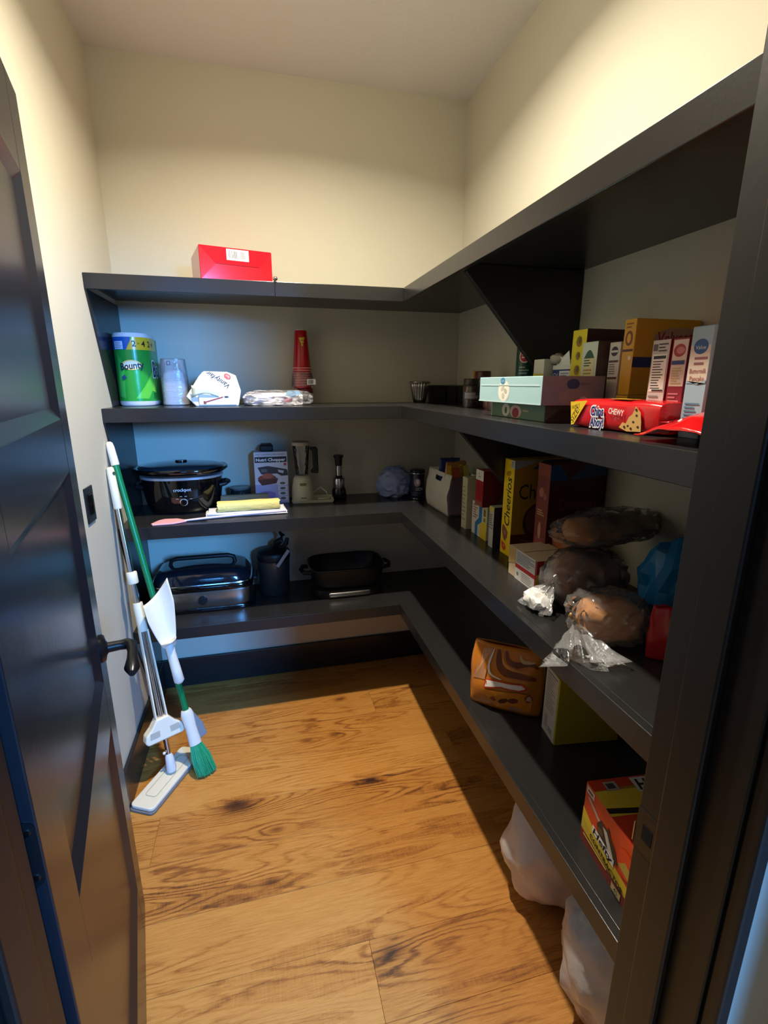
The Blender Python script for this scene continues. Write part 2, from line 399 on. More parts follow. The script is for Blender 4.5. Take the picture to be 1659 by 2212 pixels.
# door frame: jamb, stop, strike plate, casing
def frame_post(name, x0, s, label):
    t = thing(name, label, 'door frame', (x0, 0, 0), 0, kind='structure')
    MB().box(0 if s > 0 else -.02, .02 if s > 0 else 0, YW0, YW1, 0, 2.06).build('jamb', JAMB, t, .002)
    MB().box(-.012 if s > 0 else 0, 0 if s > 0 else .012, .393, .44, 0, 2.05).build('door_stop', JAMB, t, .003)
    MB().box(*((.004, .024) if s > 0 else (-.024, -.004)), YW0-.022, YW0, 0, 2.07).build('casing', JAMB, t, .004)
    return t
t = frame_post('trim_1', OX1, 1, 'dark door frame post with strike plate right of the doorway')
sp = MB(); sp.box(-.0012, 0, .444, .482, .83, .90, IRON); sp.box(-.0018, -.0008, .452, .470, .852, .878, mat((2, 2, 2), .9)); o = sp.build('strike_plate', None, t)
MB().tube([(-.002, .484, .835), (-.002, .484, .868)], .0011, 8).build('strike_lip', STEEL, o)
frame_post('trim_2', OX0, -1, 'dark door frame post on the hinge side of the doorway')
th = MB(); th.box(OX0, OX1, YW0, YW1, 2.04, 2.06); struct('trim_3', th, JAMB, 'dark head jamb across the top of the doorway', 'door frame', bevel=.002)

# the door leaf, opened inwards to the left
D = thing('door_1', 'glossy black three panel door opened inwards with black lever handle', 'door', (-.256, .497, 0), 102, kind='structure')
DW, DT = .765, .035; ST = .105
for a, b in ((0, ST), (DW-ST, DW)): MB().box(a, b, 0, DT, .012, 2.035).build('stile', DOORB, D, .002)
for a, b in ((.012, .19), (.70, .82), (1.32, 1.43), (1.87, 2.035)): MB().box(ST, DW-ST, .0003, DT-.0003, a, b).build('rail', DOORB, D, .001)
for a, b in ((.19, .70), (.82, 1.32), (1.43, 1.87)):
    x0, x1, m_ = ST, DW-ST, .022
    o = MB().box(x0, x1, .012, .023, a, b).build('panel', DOORB, D)
    mo = MB()
    for yo, yi in ((.0008, .012), (DT-.0008, .023)):
        A = [(x0, yo, a), (x1, yo, a), (x1, yo, b), (x0, yo, b)]; B = [(x0+m_, yi, a+m_), (x1-m_, yi, a+m_), (x1-m_, yi, b-m_), (x0+m_, yi, b-m_)]
        mo.add(A+B, [(i, (i+1) % 4, (i+1) % 4+4, i+4) for i in range(4)])
    mo.build('panel_moulding', DOORB, o)
hd = MB(); hx, hz = .702, .886
ros = [(.001, 0), (.033, 0), (.034, .004), (.030, .009), (.018, .012), (.012, .016)]
hd.add([(hx+p[0], -p[2], hz+p[1]) for p in MB().lathe(ros, seg=28).v], MB().lathe(ros, seg=28).f)
hr = hd.build('handle_rosette', IRON, D, smooth=True)
lv = MB().tube([(hx, -.01, hz), (hx, -.040, hz), (hx, -.056, hz), (hx-.012, -.066, hz), (hx-.035, -.068, hz-.003), (hx-.065, -.067, hz-.008), (hx-.098, -.066, hz-.013), (hx-.118, -.066, hz-.016)], [.013, .012, .0135, .014, .0115, .012, .0165, .008], 16)
lv.build('lever', IRON, D, smooth=True)
for hzz in (.26, 1.01, 1.80):
    g = MB(); g.prism(rrect(.002, DT-.001, hzz-.044, hzz+.044, .012), 'x', -.0015, .0002)
    hg = g.build('hinge_leaf', IRON, D, smooth=False)
    k = MB(); k.tube([(-.004, -.006+DT+.009, hzz-.044), (-.004, -.006+DT+.009, hzz+.044)], .006, 12); k.build('hinge_knuckle', IRON, hg, smooth=True)
    for dy, dz in ((.010, .030), (.024, 0), (.010, -.030)):
        MB().tube([(-.0012, dy, hzz+dz), (-.0026, dy, hzz+dz)], .0042, 12).build('screw', CHROME, hg, smooth=True)

# window and wall of the kitchen behind the camera: where the blue daylight comes from
struct('wall_kitchen', MB().box(.4, 3.6, -3.16, -3.06, 0, H), WALL, 'kitchen wall with the window behind the camera', 'wall')
wf = MB()
for a, b, c, d in ((1.05, 1.11, 1.72, 2.68), (1.73, 1.79, 1.72, 2.68), (1.05, 1.79, 1.68, 1.74), (1.05, 1.79, 2.66, 2.72)): wf.box(a, b, -3.06, -3.02, c, d)
struct('window_1', wf, WPLAS, 'kitchen window frame behind the camera', 'window', bevel=.003)
rl = thing('ceiling_light', 'round recessed downlight in the pantry ceiling', 'ceiling light', (.17, 1.37, H))
MB().lathe([(.062, -.001), (.09, -.001), (.088, -.006), (.066, -.009), (.062, -.004)], cap=False).build('trim_ring', WPLAS, rl, smooth=True)

# ---------------------------------------------------------------- shelves
def shelf(zt, label, gap, mid_bracket=True):
    t = thing('corner_shelf', label, 'shelf', (0, 0, zt), group='black corner shelves')
    MB().box(XL+.001, XR-.001, YF+.018, YB-.001, -.030, 0).build('back_board', BLACK, t, .001)
    MB().box(XF+.018, XR-.001, YW1+.001, YF+.0175, -.030, 0).build('side_board', BLACK, t, .001)
    MB().box(XL+.001, XF, YF, YF+.018, -TH, 0).build('back_fascia', BLACK, t, .0015)
    MB().box(XF, XF+.018, YW1+.001, YF+.0178, -TH, 0).build('side_fascia', BLACK, t, .0015)
    g = gap-TH
    e = MB(); e.prism([(YF+.002, -TH+.001), (YB-.001, -TH+.001), (YB-.001, -TH-g+.001), (YF+.146, -TH-g+.001), (YF+.146, -TH-g*.97)], 'x', XL+.0005, XL+.007)
    e.build('end_panel', BLACK, t, .001)
    if mid_bracket:
        b = MB(); b.prism([(XF+.02, -.0305), (XR-.001, -.0305), (XR-.001, -TH-g*.965), (XR-.03, -TH-g*.965), (XF+.022, -TH-.004)], 'y', 1.421, 1.441)
        b.build('bracket', BLACK, t, .002)
    return t
shelf(Z1, 'topmost black corner shelf with the red box on it', Z1-Z2)
shelf(Z2, 'second black corner shelf from the top carrying the paper towels', Z2-Z3)
shelf(Z3, 'third black corner shelf from the top carrying the slow cooker', Z3-Z4)
shelf(Z4, 'lowest black corner shelf carrying the roaster and frying pan', .362)

sw = thing('light_switch', 'black switch plate on the left wall above the door lever', 'switch', (XL, 1.728, 1.12))
MB().box(0.0002, .006, -.037, .037, -.058, .058).build('plate', IRON, sw, .002)
MB().box(.0062, .009, -.016, .016, -.033, .033).build('rocker', GLOSSB, sw, .002)

# ================================================================ TOP SHELF
t = thing('gift_box', 'shiny red gift box with white barcode sticker on the top shelf', 'box', (-.073, 2.158, Z1), 13)
w, d, h = .262, .22, .116
REDG = mat((205, 18, 34), 0.16, var=0.03, coat=0.4)
MB().box(-w/2, w/2, -d/2, d/2, 0, h).build('carton', REDG, t, .004)
fl_ = MB()                                                         # envelope folds of the end face
A = [(-w/2+.002, h-.002), (w/2-.002, h-.002), (w/2-.002, .002), (-w/2+.002, .002)]; M0, M1 = (-.075, .058), (.080, .058)
def q(p, o): return (p[0], -d/2-o, p[1])
fl_.add([q(A[0], .0005), q(A[1], .0005), q(M1, .004), q(M0, .004)], [(0, 1, 2, 3)]); fl_.add([q(A[3], .0005), q(A[2], .0005), q(M1, .0022), q(M0, .0022)], [(0, 1, 2, 3)])
fl_.add([q(A[0], .0005), q(M0, .0022), q(A[3], .0005)], [(0, 1, 2)]); fl_.add([q(A[1], .0005), q(M1, .0022), q(A[2], .0005)], [(0, 1, 2)])
fl_.build('folded_flap', REDG, t)
p = Print(lambda u, v, o: (u, -d/2-.0030-o, v)); p.rect(-.036, .073, .044, .110, (238, 234, 228)); p.bars(-.028, .079, .004, .104); p.lines(.014, .080, .034, .104, 4, (150, 120, 110)); p.build(t, 'barcode_sticker')
t = thing('hanging_strap', 'thin dark strap with silver tip hanging over top shelf edge', 'strap', (.083, YF, Z1))
MB().tube([(0, .03, .003), (0, -.0035, .003), (0, -.004, -.052)], .003, 8).build('strap', mat((46, 30, 40), .6), t, smooth=True)
add_blob('silver_tip', CHROME, t, center=(.002, .0, .010), size=(.009, .009, .007), seed=3, amp=.1, sub=2)

# ================================================================ SECOND SHELF, back run
def stadium_map(hw, L, off0=0.0):
    """arc-length map round a stadium (half width hw, straight length L along y); u=0 at front middle, u>0 to the right"""
    def f(u, v, o):
        qa = hw*PI/2
        if abs(u) <= qa:
            a = u/hw; return ((hw+o)*math.sin(a), -L/2-(hw+o)*math.cos(a), v)
        s = math.copysign(1, u); r = abs(u)-qa; return (s*(hw+o), -L/2+r, v)
    return f
t = thing('paper_towels', 'green wrapped paper towel pack standing on the second shelf', 'paper towels', (-.477, 2.285, Z2), 0)
hw, L, h = .069, .085, .280
prof = [(hw*.5, 0), (hw*.93, .002), (hw, .010), (hw, h-.012), (hw*.93, h-.002), (hw*.5, h), (hw*.15, h+.001)]
def stad(prof, L, seg=40):
    mb = MB(); vs = []; fs = []
    for r, z in prof:
        for k in range(seg):
            a = 2*PI*k/seg; c, s = math.cos(a), math.sin(a); vs.append((r*c, r*s+(L/2 if s >= 0 else -L/2), z))
    for i in range(len(prof)-1):
        for k in range(seg): fs.append((i*seg+k, i*seg+(k+1) % seg, (i+1)*seg+(k+1) % seg, (i+1)*seg+k))
    fs.append(tuple(range(seg-1, -1, -1))); fs.append(tuple((len(prof)-1)*seg+k for k in range(seg))); return mb.add(vs, fs)
WRAP = lambda r, g, b: mat((r, g, b), 0.25, var=0.05, scale=40, bump=0.10, bscale=45)
stad(prof, L).build('white_rolls', WRAP(226, 226, 226), t, smooth=True)
_sm = stadium_map(hw, L); p = Print(lambda u, v, o: _sm(u+.026, v, o)); p.curved = .006; qa = hw*PI/2
p.rect(-qa-L, .020, qa+L, .262, WRAP(38, 150, 58), 40)
p.poly([(-.02, .03), (.03, .03), (.075, .10), (.09, .16), (.05, .12), (.02, .08)], WRAP(88, 190, 66)); p.poly([(.05, .06), (.09, .05), (.13, .12), (.10, .15)], WRAP(120, 200, 70))
p.poly([(-.09, .04), (-.06, .03), (-.05, .16), (-.075, .20)], WRAP(60, 172, 80))
p.rect(-qa-.05, .215, -.018, .262, WRAP(28, 92, 170), 10); p.poly([(-.035, .215), (-.01, .262), (qa+.05, .262), (qa+.05, .215), (.04, .215), (0, .215)], WRAP(226, 186, 44))
p.rect(-.086, .217, -.046, .246, (200, 214, 236)); p.lines(-.082, .220, -.050, .243, 4, (120, 140, 180))
for uu, tx in ((-.006, '2'), (.010, '='), (.029, '4'), (.055, '2'), (.070, '='), (.086, '4')): p.text(tx, uu, .238, .022 if tx != '=' else .010, (30, 30, 26), bold=.02)
p.oval(-.022, .158, .036, .019, (244, 214, 110)); p.oval(-.022, .158, .030, .015, (248, 240, 220))
p.text('Bounty', -.022, .156, .026, (26, 42, 62), 0.10, width=.088, shear=.1, bold=.03)
p.poly([(-.066, .112), (-.052, .122), (-.044, .110), (-.058, .100)], (28, 74, 120))
p.text('Bo', .108, .145, .064, (240, 240, 236), 0.0, width=.094, bold=.06); p.text('Bo', .108, .145, .062, (22, 36, 60), 0.0, width=.086, bold=.02)
p.lines(.055, .030, .100, .055, 3, (22, 104, 44)); p.build(t, 'printed_wrap')

t = thing('plate_pack', 'clear bag of stacked white paper bowls beside the green paper towels', 'bowls', (-.335, 2.268, Z2), 0)
st = MB(); prof = [(.044, 0)]
for i in range(15): prof += [(.047+.0015*math.sin(i*2.1), .004+i*.0075), (.0425, .0075+i*.0075)]
prof += [(.040, .126), (.030, .140), (.01, .144)]
st.lathe(prof, sx=1.0, sy=1.15, seg=32, power=2.6); st.build('bowl_stack', mat((226, 226, 230), .6, var=.02), t, smooth=True)
sl = MB(); sl.lathe([(.046, .001), (.051, .004), (.0515, .10), (.049, .15), (.046, .185), (.044, .186)], sx=1.0, sy=1.1, seg=36, power=3.2)
sl.build('plastic_sleeve', film('sleeve', .30, (226, 228, 236), .2, .3), t, smooth=True)
p = Print(lambda u, v, o: (u, -.0575-o, v)); p.rect(-.016, .160, -.004, .176, (60, 66, 80)); p.rect(-.014, .162, -.006, .174, (170, 176, 190)); p.build(t, 'size_mark')

t = thing('napkin_pack', 'white plastic napkin pack with black script and a folded flap', 'napkins', (-.172, 2.192, Z2), 3)
P_ = lambda x, z: (x, -.088+.2*z, z)
vs = [P_(-.075, 0), P_(.088, 0), (.088, .085, 0), (-.075, .085, 0), P_(-.100, .040), P_(.094, .060), (.094, .085, .070), (-.095, .08, .05),
      P_(-.060, .112), P_(-.038, .136), P_(.050, .134), P_(.086, .118), (.085, .07, .125), (-.05, .07, .130)]
fs = [(3, 2, 1, 0), (0, 1, 5, 11, 10, 9, 8, 4), (1, 2, 6, 12, 11, 5), (2, 3, 7, 13, 12, 6), (3, 0, 4, 8, 13, 7), (8, 9, 13), (9, 10, 12, 13), (10, 11, 12)]
WP = mat((226, 223, 214), .25, var=.03, scale=20, bump=.5, bscale=22)
o = MB().add(vs, [f for f in fs]).build('pack_film', WP, t, .006, smooth=False, bseg=3)
MB().box(-.062, .080, -.094, -.080, .004, .050).build('napkin_stack', mat((236, 234, 224), .8, var=.02), t, .004)
fo = MB(); fo.grid(6, 4, lambda u, v: (-.085+.10*u, -.093-.010*math.sin(PI*u)-.004*v, .034+.048*(1-u*.55)*v+.016*math.sin(PI*u)*(1-v)))
fo.build('folded_flap', mat((236, 232, 200), .35, var=.02), t, thick=.001, smooth=True)
p = Print(lambda u, v, o: (u, -.088+.2*v-.0012-o, v))
p.text('Vanity', .028, .094, .020, (24, 22, 24), -0.62+PI, width=.062, shear=.3); p.text('fair', -.012, .122, .018, (24, 22, 24), -0.62+PI, width=.034, shear=.3)
p.oval(.052, .116, .014, .010, (214, 90, 84), rot=-.6); p.text('fair', .052, .116, .008, (240, 225, 220), -.6+PI, width=.016)
p.build(t, 'script_lettering')
p = Print(lambda u, v, o: (u, -.0945-o, v)); p.poly([(-.04, .014), (.03, .034), (.03, .039), (-.04, .019)], (150, 70, 62)); p.poly([(-.045, .010), (-.035, .010), (-.035, .020), (-.045, .022)], (140, 62, 50)); p.rect(.035, .034, .050, .040, (60, 60, 74)); p.build(t, 'stack_print')

t = thing('cutlery_pack', 'flat crinkled clear pack of white plastic cutlery with blue print', 'cutlery', (.080, 2.185, Z2), -2)
add_blob('cutlery', mat((226, 224, 228), .4, var=.05, bump=.6, bscale=60), t, center=(-.02, 0, .022), size=(.108, .070, .026), seed=5, amp=.14, flat=0.001, power=5)
add_blob('pack_film', film('crink', .16, (230, 230, 240), .08, .35), t, center=(.0, 0, .026), size=(.116, .080, .030), seed=9, amp=.22, freq=3, flat=0.0004, power=4, smooth=False)
p = Print(lambda u, v, o: (u, -.074-.006*math.sin(v*60)-o, v)); p.poly([(.028, .040), (.040, .060), (.085, .058), (.095, .046), (.060, .036)], (96, 150, 190)); p.build(t, 'blue_print')
p = Print(lambda u, v, o: (u, -.074-.006*math.sin(v*60)-o, v)); p.poly([(.020, .012), (.025, .032), (.060, .030), (.050, .016)], (190, 120, 130)); p.build(t, 'red_print')
p = Print(lambda u, v, o: (u, -.074-.006*math.sin(v*60)-o, v)); p.lines(-.105, .044, -.05, .052, 2, (70, 60, 110)); p.build(t, 'purple_print')

t = thing('glass_jar', 'small cream jar with a maroon lid under the red cups', 'jar', (.208, 2.335, Z2))
MB().lathe([(.036, 0), (.040, .003), (.040, .040), (.036, .046), (.033, .048)], seg=32).build('jar_body', mat((198, 186, 150), .25, var=.05), t, smooth=True)
MB().lathe([(.036, .0485), (.037, .050), (.037, .064), (.034, .067), (.004, .0672)], seg=32).build('lid', mat((112, 34, 40), .35), t, smooth=True)
t = thing('cup_stack', 'stack of upturned red party cups in a plastic sleeve on a jar', 'cups', (.198, 2.332, Z2+.068))
RED = mat((176, 20, 26), .22, var=.03); 
MB().lathe([(.0405, .075), (.0390, .09), (.0270, .243), (.026, .247), (.024, .2475)], seg=32).build('top_cup', RED, t, smooth=True)
MB().lathe([(.0245, .2475), (.0235, .252), (.021, .250), (.001, .249)], seg=28).build('cup_base', mat((226, 214, 206), .4), t, smooth=True)
c0 = None
for i in range(8):
    z = .012+i*.0105
    mb = MB(); mb.lathe([(.0385, z), (.0415, z+.0010), (.0428, z+.0028), (.0415, z+.0046), (.0385, z+.0050)], seg=32, cap=False)
    mb.build('cup_rim', mat((236, 160, 160), .3), t, smooth=True)
MB().lathe([(.039, 0), (.0392, .098)], seg=32).build('nested_cups', RED, t, smooth=True)
sv = MB(); sv.lathe([(.050, .006), (.048, .03), (.045, .062), (.042, .070)], seg=28, power=2.6, cap=False); sv.build('plastic_sleeve', CLEAR, t, smooth=True)
p = Print(lambda u, v, o: (u, -.043-.006-o, v)); p.rect(.016, .016, .054, .040, (236, 234, 230)); p.bars(.020, .019, .044, .037); p.build(t, 'barcode_label')
def cone(u, v, o): r = .0405-(v-.075)*.0815+o; return (r*math.sin(u/r), -r*math.cos(u/r), v)
p = Print(cone); p.curved = .004; p.poly([(-.012, .216), (.016, .218), (.010, .206), (-.008, .205)], (196, 176, 52)); p.poly([(-.008, .202), (.010, .203), (.008, .194), (-.002, .193)], (196, 176, 52)); p.poly([(-.003, .190), (.007, .190), (.004, .180), (0, .180)], (196, 176, 52)); p.poly([(-.012, .216), (-.006, .216), (.004, .184), (0, .184)], (196, 176, 52)); p.build(t, 'gold_emblem')

# ---- second shelf, corner and right run
t = thing('foil_cups', 'stack of crinkled foil baking cups in the shelf corner', 'baking cups', (.752, 2.315, Z2))
mb = MB()
def fc(u, v):
    a = 2*PI*u; r = (.028+.020*v)*(1+.045*math.sin(a*22)*(.4+.6*v)); return (r*math.cos(a), r*math.sin(a), .001+.094*v)
mb.grid(132, 4, fc); mb.add([(0, 0, .003)]+[fc(i/40, 0.02) for i in range(41)], [(0, i+1, i+2) for i in range(40)]); mb.build('foil', mat((176, 170, 164), .3, 1.0, var=.2, scale=90), t, thick=.0008, smooth=True)
MB().lathe([(.046, .092), (.050, .094), (.050, .098), (.046, .100), (.02, .100)], seg=32).build('rim', mat((150, 145, 140), .3, 1.0), t, smooth=True)
t = thing('loaf_tin', 'dark metal loaf tins standing in the shelf corner', 'baking tin', (.886, 2.275, Z2))
TIN = mat((70, 70, 74), .35, 1.0, var=.2)
def tray(mb, x0, x1, y0, y1, z0, z1, tp, th=.002, mt=None):
    a = [(x0+tp, y0+tp), (x1-tp, y0+tp), (x1-tp, y1-tp), (x0+tp, y1-tp)]; b = [(x0, y0), (x1, y0), (x1, y1), (x0, y1)]
    ai = [(x0+tp+th, y0+tp+th), (x1-tp-th, y0+tp+th), (x1-tp-th, y1-tp-th), (x0+tp+th, y1-tp-th)]; bi = [(x0+th, y0+th), (x1-th, y0+th), (x1-th, y1-th), (x0+th, y1-th)]
    vs = [(*p, z0) for p in a]+[(*p, z1) for p in b]+[(*p, z1) for p in bi]+[(*p, z0+th) for p in ai]; fs = [(3, 2, 1, 0), (12, 13, 14, 15)]
    for k in (0, 4, 8): fs += [(k+i, k+(i+1) % 4, k+4+(i+1) % 4, k+4+i) for i in range(4)]
    return mb.add(vs, fs, mt)
for i, x in enumerate((-.058, -.002, .052)):
    mb = MB(); tray(mb, x-.027, x+.026, -.05, .06, .0, .080, .004); mb.build('tin', TIN, t, .001)
MB().tube([(-.088, -.053, .080), (.081, -.053, .080), (.081, .063, .080), (-.088, .063, .080), (-.088, -.053, .080)], .0025, 8).build('wire_rim', mat((120, 118, 116), .3, 1.0), t, smooth=True)
def spice(x, y, r, h, lidc, bodyc, label, labelc=None, stick=False, grp=None):
    t = thing('spice_jar', label, 'jar', (x, y, Z2), 0, 'spice jars on the second shelf')
    MB().lathe([(r*.85, 0), (r, .003), (r, h*.70), (r*.85, h*.76), (r*.80, h*.78)], seg=28).build('contents', mat(bodyc, .3, var=.35, scale=120), t, smooth=True)
    MB().lathe([(r*1.03, .001), (r*1.04, h*.70), (r*.88, h*.78)], seg=28, cap=False).build('glass', GLASS, t, smooth=True)
    MB().lathe([(r*.86, h*.78), (r*.98, h*.785), (r*.98, h*.97), (r*.90, h), (.002, h)], seg=28).build('lid', mat(lidc, .35, var=.1), t, smooth=True)
    if labelc:
        f = lambda u, v, o: ((r*1.05+o)*math.sin(u/r), -(r*1.05+o)*math.cos(u/r), v)
        p = Print(f); p.curved = .005; p.rect(-r*1.5, h*.28, r*1.2, h*.55, labelc, 12); p.lines(-r*1.2, h*.31, r*.9, h*.52, 4, (230, 225, 225)); p.build(t, 'label_band')
    if stick:
        MB().box(-.004, .004, -.0265, -.0235, h*.80, h*1.28).build('wooden_stick', mat((214, 150, 70), .6), t, .0015)
    return t
spice(.806, 1.835, .030, .108, (52, 46, 40), (86, 52, 36), 'brown spice jar with purple label and a wooden stick', (96, 86, 104), True)
spice(.880, 1.890, .032, .138, (84, 44, 30), (120, 60, 34), 'taller spice jar with a brown lid behind the stick jar')
spice(.850, 1.745, .029, .100, (150, 146, 140), (150, 70, 44), 'orange spice jar with metal lid left of the pale blue box')
spice(.905, 1.660, .032, .106, (140, 120, 110), (90, 40, 32), 'dark red spice jar with metal lid behind the pale blue box')
spice(.800, 1.600, .030, .102, (170, 168, 160), (130, 84, 50), 'amber spice jar with silver lid in front of the green can')
t = thing('cheese_can', 'tall dark green can with red logo behind the pale blue box', 'can', (.872, 1.545, Z2))
MB().lathe([(.030, 0), (.032, .003), (.032, .205), (.030, .208)], seg=32).build('can_body', mat((24, 74, 58), .3, var=.08), t, smooth=True)
MB().lathe([(.0325, .2085), (.0335, .211), (.0335, .224), (.031, .227), (.002, .227)], seg=32).build('lid', mat((70, 84, 78), .35), t, smooth=True)
def cyl(r, a0=0.0): return lambda u, v, o: ((r+o)*math.sin(u/r+a0), -(r+o)*math.cos(u/r+a0), v)
p = Print(cyl(.032, -.65)); p.curved = .004; p.rect(-.024, .012, .02, .110, (200, 160, 60), 8); p.oval(0, .176, .019, .021, (224, 200, 190)); p.oval(0, .176, .016, .017, (176, 40, 36)); p.lines(-.010, .168, .012, .186, 2, (236, 220, 214)); p.lines(-.018, .118, .018, .146, 3, (150, 176, 166)); p.build(t, 'label_wrap')

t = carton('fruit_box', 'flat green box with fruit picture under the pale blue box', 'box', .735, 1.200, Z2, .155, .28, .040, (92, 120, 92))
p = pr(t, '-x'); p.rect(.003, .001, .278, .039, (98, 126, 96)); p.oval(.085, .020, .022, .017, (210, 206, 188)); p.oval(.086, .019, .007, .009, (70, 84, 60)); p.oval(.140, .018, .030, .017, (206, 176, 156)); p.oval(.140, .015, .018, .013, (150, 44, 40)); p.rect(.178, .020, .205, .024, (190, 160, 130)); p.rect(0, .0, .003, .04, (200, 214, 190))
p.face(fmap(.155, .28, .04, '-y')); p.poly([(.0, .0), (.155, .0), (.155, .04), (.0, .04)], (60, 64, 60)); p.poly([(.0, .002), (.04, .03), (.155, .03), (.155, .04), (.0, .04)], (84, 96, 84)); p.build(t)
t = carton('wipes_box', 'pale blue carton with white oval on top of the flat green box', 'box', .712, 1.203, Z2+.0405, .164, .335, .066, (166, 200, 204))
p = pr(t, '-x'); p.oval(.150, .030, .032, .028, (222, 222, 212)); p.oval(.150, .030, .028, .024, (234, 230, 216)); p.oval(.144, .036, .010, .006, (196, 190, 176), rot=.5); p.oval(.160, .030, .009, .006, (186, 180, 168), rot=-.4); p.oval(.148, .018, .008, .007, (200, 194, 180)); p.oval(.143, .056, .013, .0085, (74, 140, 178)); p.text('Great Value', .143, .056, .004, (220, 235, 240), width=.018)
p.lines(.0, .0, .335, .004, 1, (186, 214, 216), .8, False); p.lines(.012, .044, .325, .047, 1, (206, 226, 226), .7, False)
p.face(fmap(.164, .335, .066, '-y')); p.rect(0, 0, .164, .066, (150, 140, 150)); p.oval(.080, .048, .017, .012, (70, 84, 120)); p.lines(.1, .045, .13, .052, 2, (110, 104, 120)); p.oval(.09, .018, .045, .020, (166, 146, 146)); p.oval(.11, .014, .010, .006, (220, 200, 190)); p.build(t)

BX = [  # spine (aisle) x, y near, y far, height, depth in x, colours ...
]
t = carton('snack_box', 'small white and yellow carton behind the pale blue box', 'box', .855, 1.342, Z2, .11, .055, .158, (214, 208, 190))
p = pr(t, '-x'); p.rect(0, 0, .055, .118, (206, 190, 60)); p.rect(0, 0, .055, .085, (190, 170, 44)); p.build(t)
t = carton('open_sachet_box', 'torn open white and blue carton with sachets behind the pale blue box', 'box', .882, 1.27, Z2, .11, .080, .140, (40, 52, 120))
p = pr(t, '-x'); p.rect(.0, .128, .085, .140, (226, 224, 216)); p.rect(.034, .085, .085, .124, (226, 230, 232)); p.lines(.040, .09, .08, .12, 5, (110, 130, 160)); p.rect(.034, .085, .085, .092, (90, 150, 190)); p.text('GV', .016, .112, .014, (220, 225, 235)); p.build(t)
lid = MB(); lid.add([(-.055, -.042, .140), (-.055, .02, .140), (-.066, .030, .168), (-.060, -.010, .160), (-.062, -.042, .176)], [(0, 1, 2, 3, 4)]); lid.build('torn_lid', paper(230, 226, 214), t, thick=.001)
o = MB().add(*blob((-.056, .022, .158), (.014, .022, .012), seed=4, amp=.3, sub=3)).build('sachet', mat((170, 158, 138), .5), t, smooth=True)
t = carton('spaghetti_box', 'tall bright yellow carton with brown pictures behind the pale blue box', 'box', .885, 1.187, Z2, .13, .060, .225, (228, 204, 24))
p = pr(t, '-x')
for v, a in ((.196, .013), (.160, .010), (.124, .012)): p.oval(.030, v, a, a*1.1, (150, 120, 28), 8); p.oval(.033, v+.002, a*.5, a*.7, (110, 80, 24), 6)
p.rect(.012, .092, .046, .098, (60, 50, 20)); p.face(fmap(.13, .06, .225, '-y')); p.rect(0, 0, .13, .225, (70, 40, 50)); p.build(t)
t = carton('tea_box', 'pale green and cream carton with dark green arch emblem', 'box', .860, 1.112, Z2, .12, .060, .189, (206, 210, 190))
p = pr(t, '-x'); p.poly([(.010+.040*(i/12), .150+.020*math.sin(PI*i/12)) for i in range(13)], (52, 84, 60)); p.rect(.008, .10, .052, .150, (222, 206, 150)); p.lines(.012, .13, .048, .148, 3, (60, 70, 50)); p.lines(.012, .11, .048, .126, 2, (176, 130, 60)); p.rect(.014, .080, .048, .096, (44, 84, 74)); p.face(fmap(.12, .06, .189, '-y')); p.rect(0, 0, .12, .189, (92, 74, 70)); p.rect(.012, .02, .07, .15, (104, 86, 82)); p.build(t)
t = carton('brownie_box', 'white and brown carton left of the tall amber carton', 'box', .885, 1.046, Z2, .13, .038, .184, (214, 204, 192))
p = pr(t, '-x'); p.oval(.019, .163, .012, .011, (70, 50, 44)); p.lines(.006, .160, .030, .166, 1, (220, 210, 200), .8, False); p.rect(.003, .138, .035, .143, (90, 60, 50)); p.lines(.005, .11, .033, .136, 5, (120, 104, 96)); p.rect(.003, .100, .035, .105, (100, 60, 50)); p.build(t)
t = carton('cheese_meal_box', 'large amber carton with blue stripe in the row on the second shelf', 'box', .887, .981, Z2+.0645, .170, .036, .1625, (214, 164, 44))
def velv(p):
    p.face(fmap(.170, .036, .1625, '-x')); p.lines(.006, .142, .030, .156, 2, (150, 90, 30)); p.oval(.018, .122, .011, .016, (120, 72, 22)); p.oval(.018, .122, .006, .010, (226, 170, 60)); p.rect(.002, .094, .034, .099, (90, 54, 30)); p.oval(.026, .080, .005, .005, (240, 220, 190))
    p.face(fmap(.170, .036, .1625, '-y')); p.rect(0, .060, .170, .082, (34, 50, 110)); p.text('Dinner', .07, .071, .010, (190, 196, 214)); p.oval(.108, .125, .060, .020, (176, 150, 130), rot=.05); p.text('Velveeta', .110, .125, .026, (150, 40, 34), .05, width=.105, shear=.15, bold=.02)
p = pr(t, '-x'); velv(p); p.build(t)
t = carton('cheese_dinner_box', 'lower amber carton under the large amber carton with blue stripe', 'box', .868, .961, Z2, .17, .036, .064, (206, 156, 44))
p = pr(t, '-x'); p.oval(.018, .036, .010, .014, (120, 72, 22)); p.oval(.018, .036, .005, .008, (226, 170, 60)); p.lines(.005, .052, .030, .060, 1, (150, 90, 30)); p.face(fmap(.17, .036, .064, '-y')); p.oval(.055, .036, .018, .024, (196, 180, 160)); p.oval(.058, .032, .007, .012, (120, 50, 40)); p.build(t)
t = carton('baking_mix_box', 'white carton with nutrition panel next to the red baking mix carton', 'box', .790, .794, Z2, .14, .042, .167, (196, 190, 184))
p = pr(t, '-x'); p.rect(.003, .148, .014, .160, (90, 84, 80)); p.lines(.016, .145, .040, .162, 3, (70, 66, 64)); p.nutrition(.004, .075, .039, .142); p.lines(.005, .01, .038, .07, 8, (130, 124, 120)); p.rect(.012, .076, .038, .079, (60, 56, 54)); p.face(fmap(.14, .042, .167, '-y')); p.rect(0, 0, .14, .167, (132, 24, 40)); p.build(t)
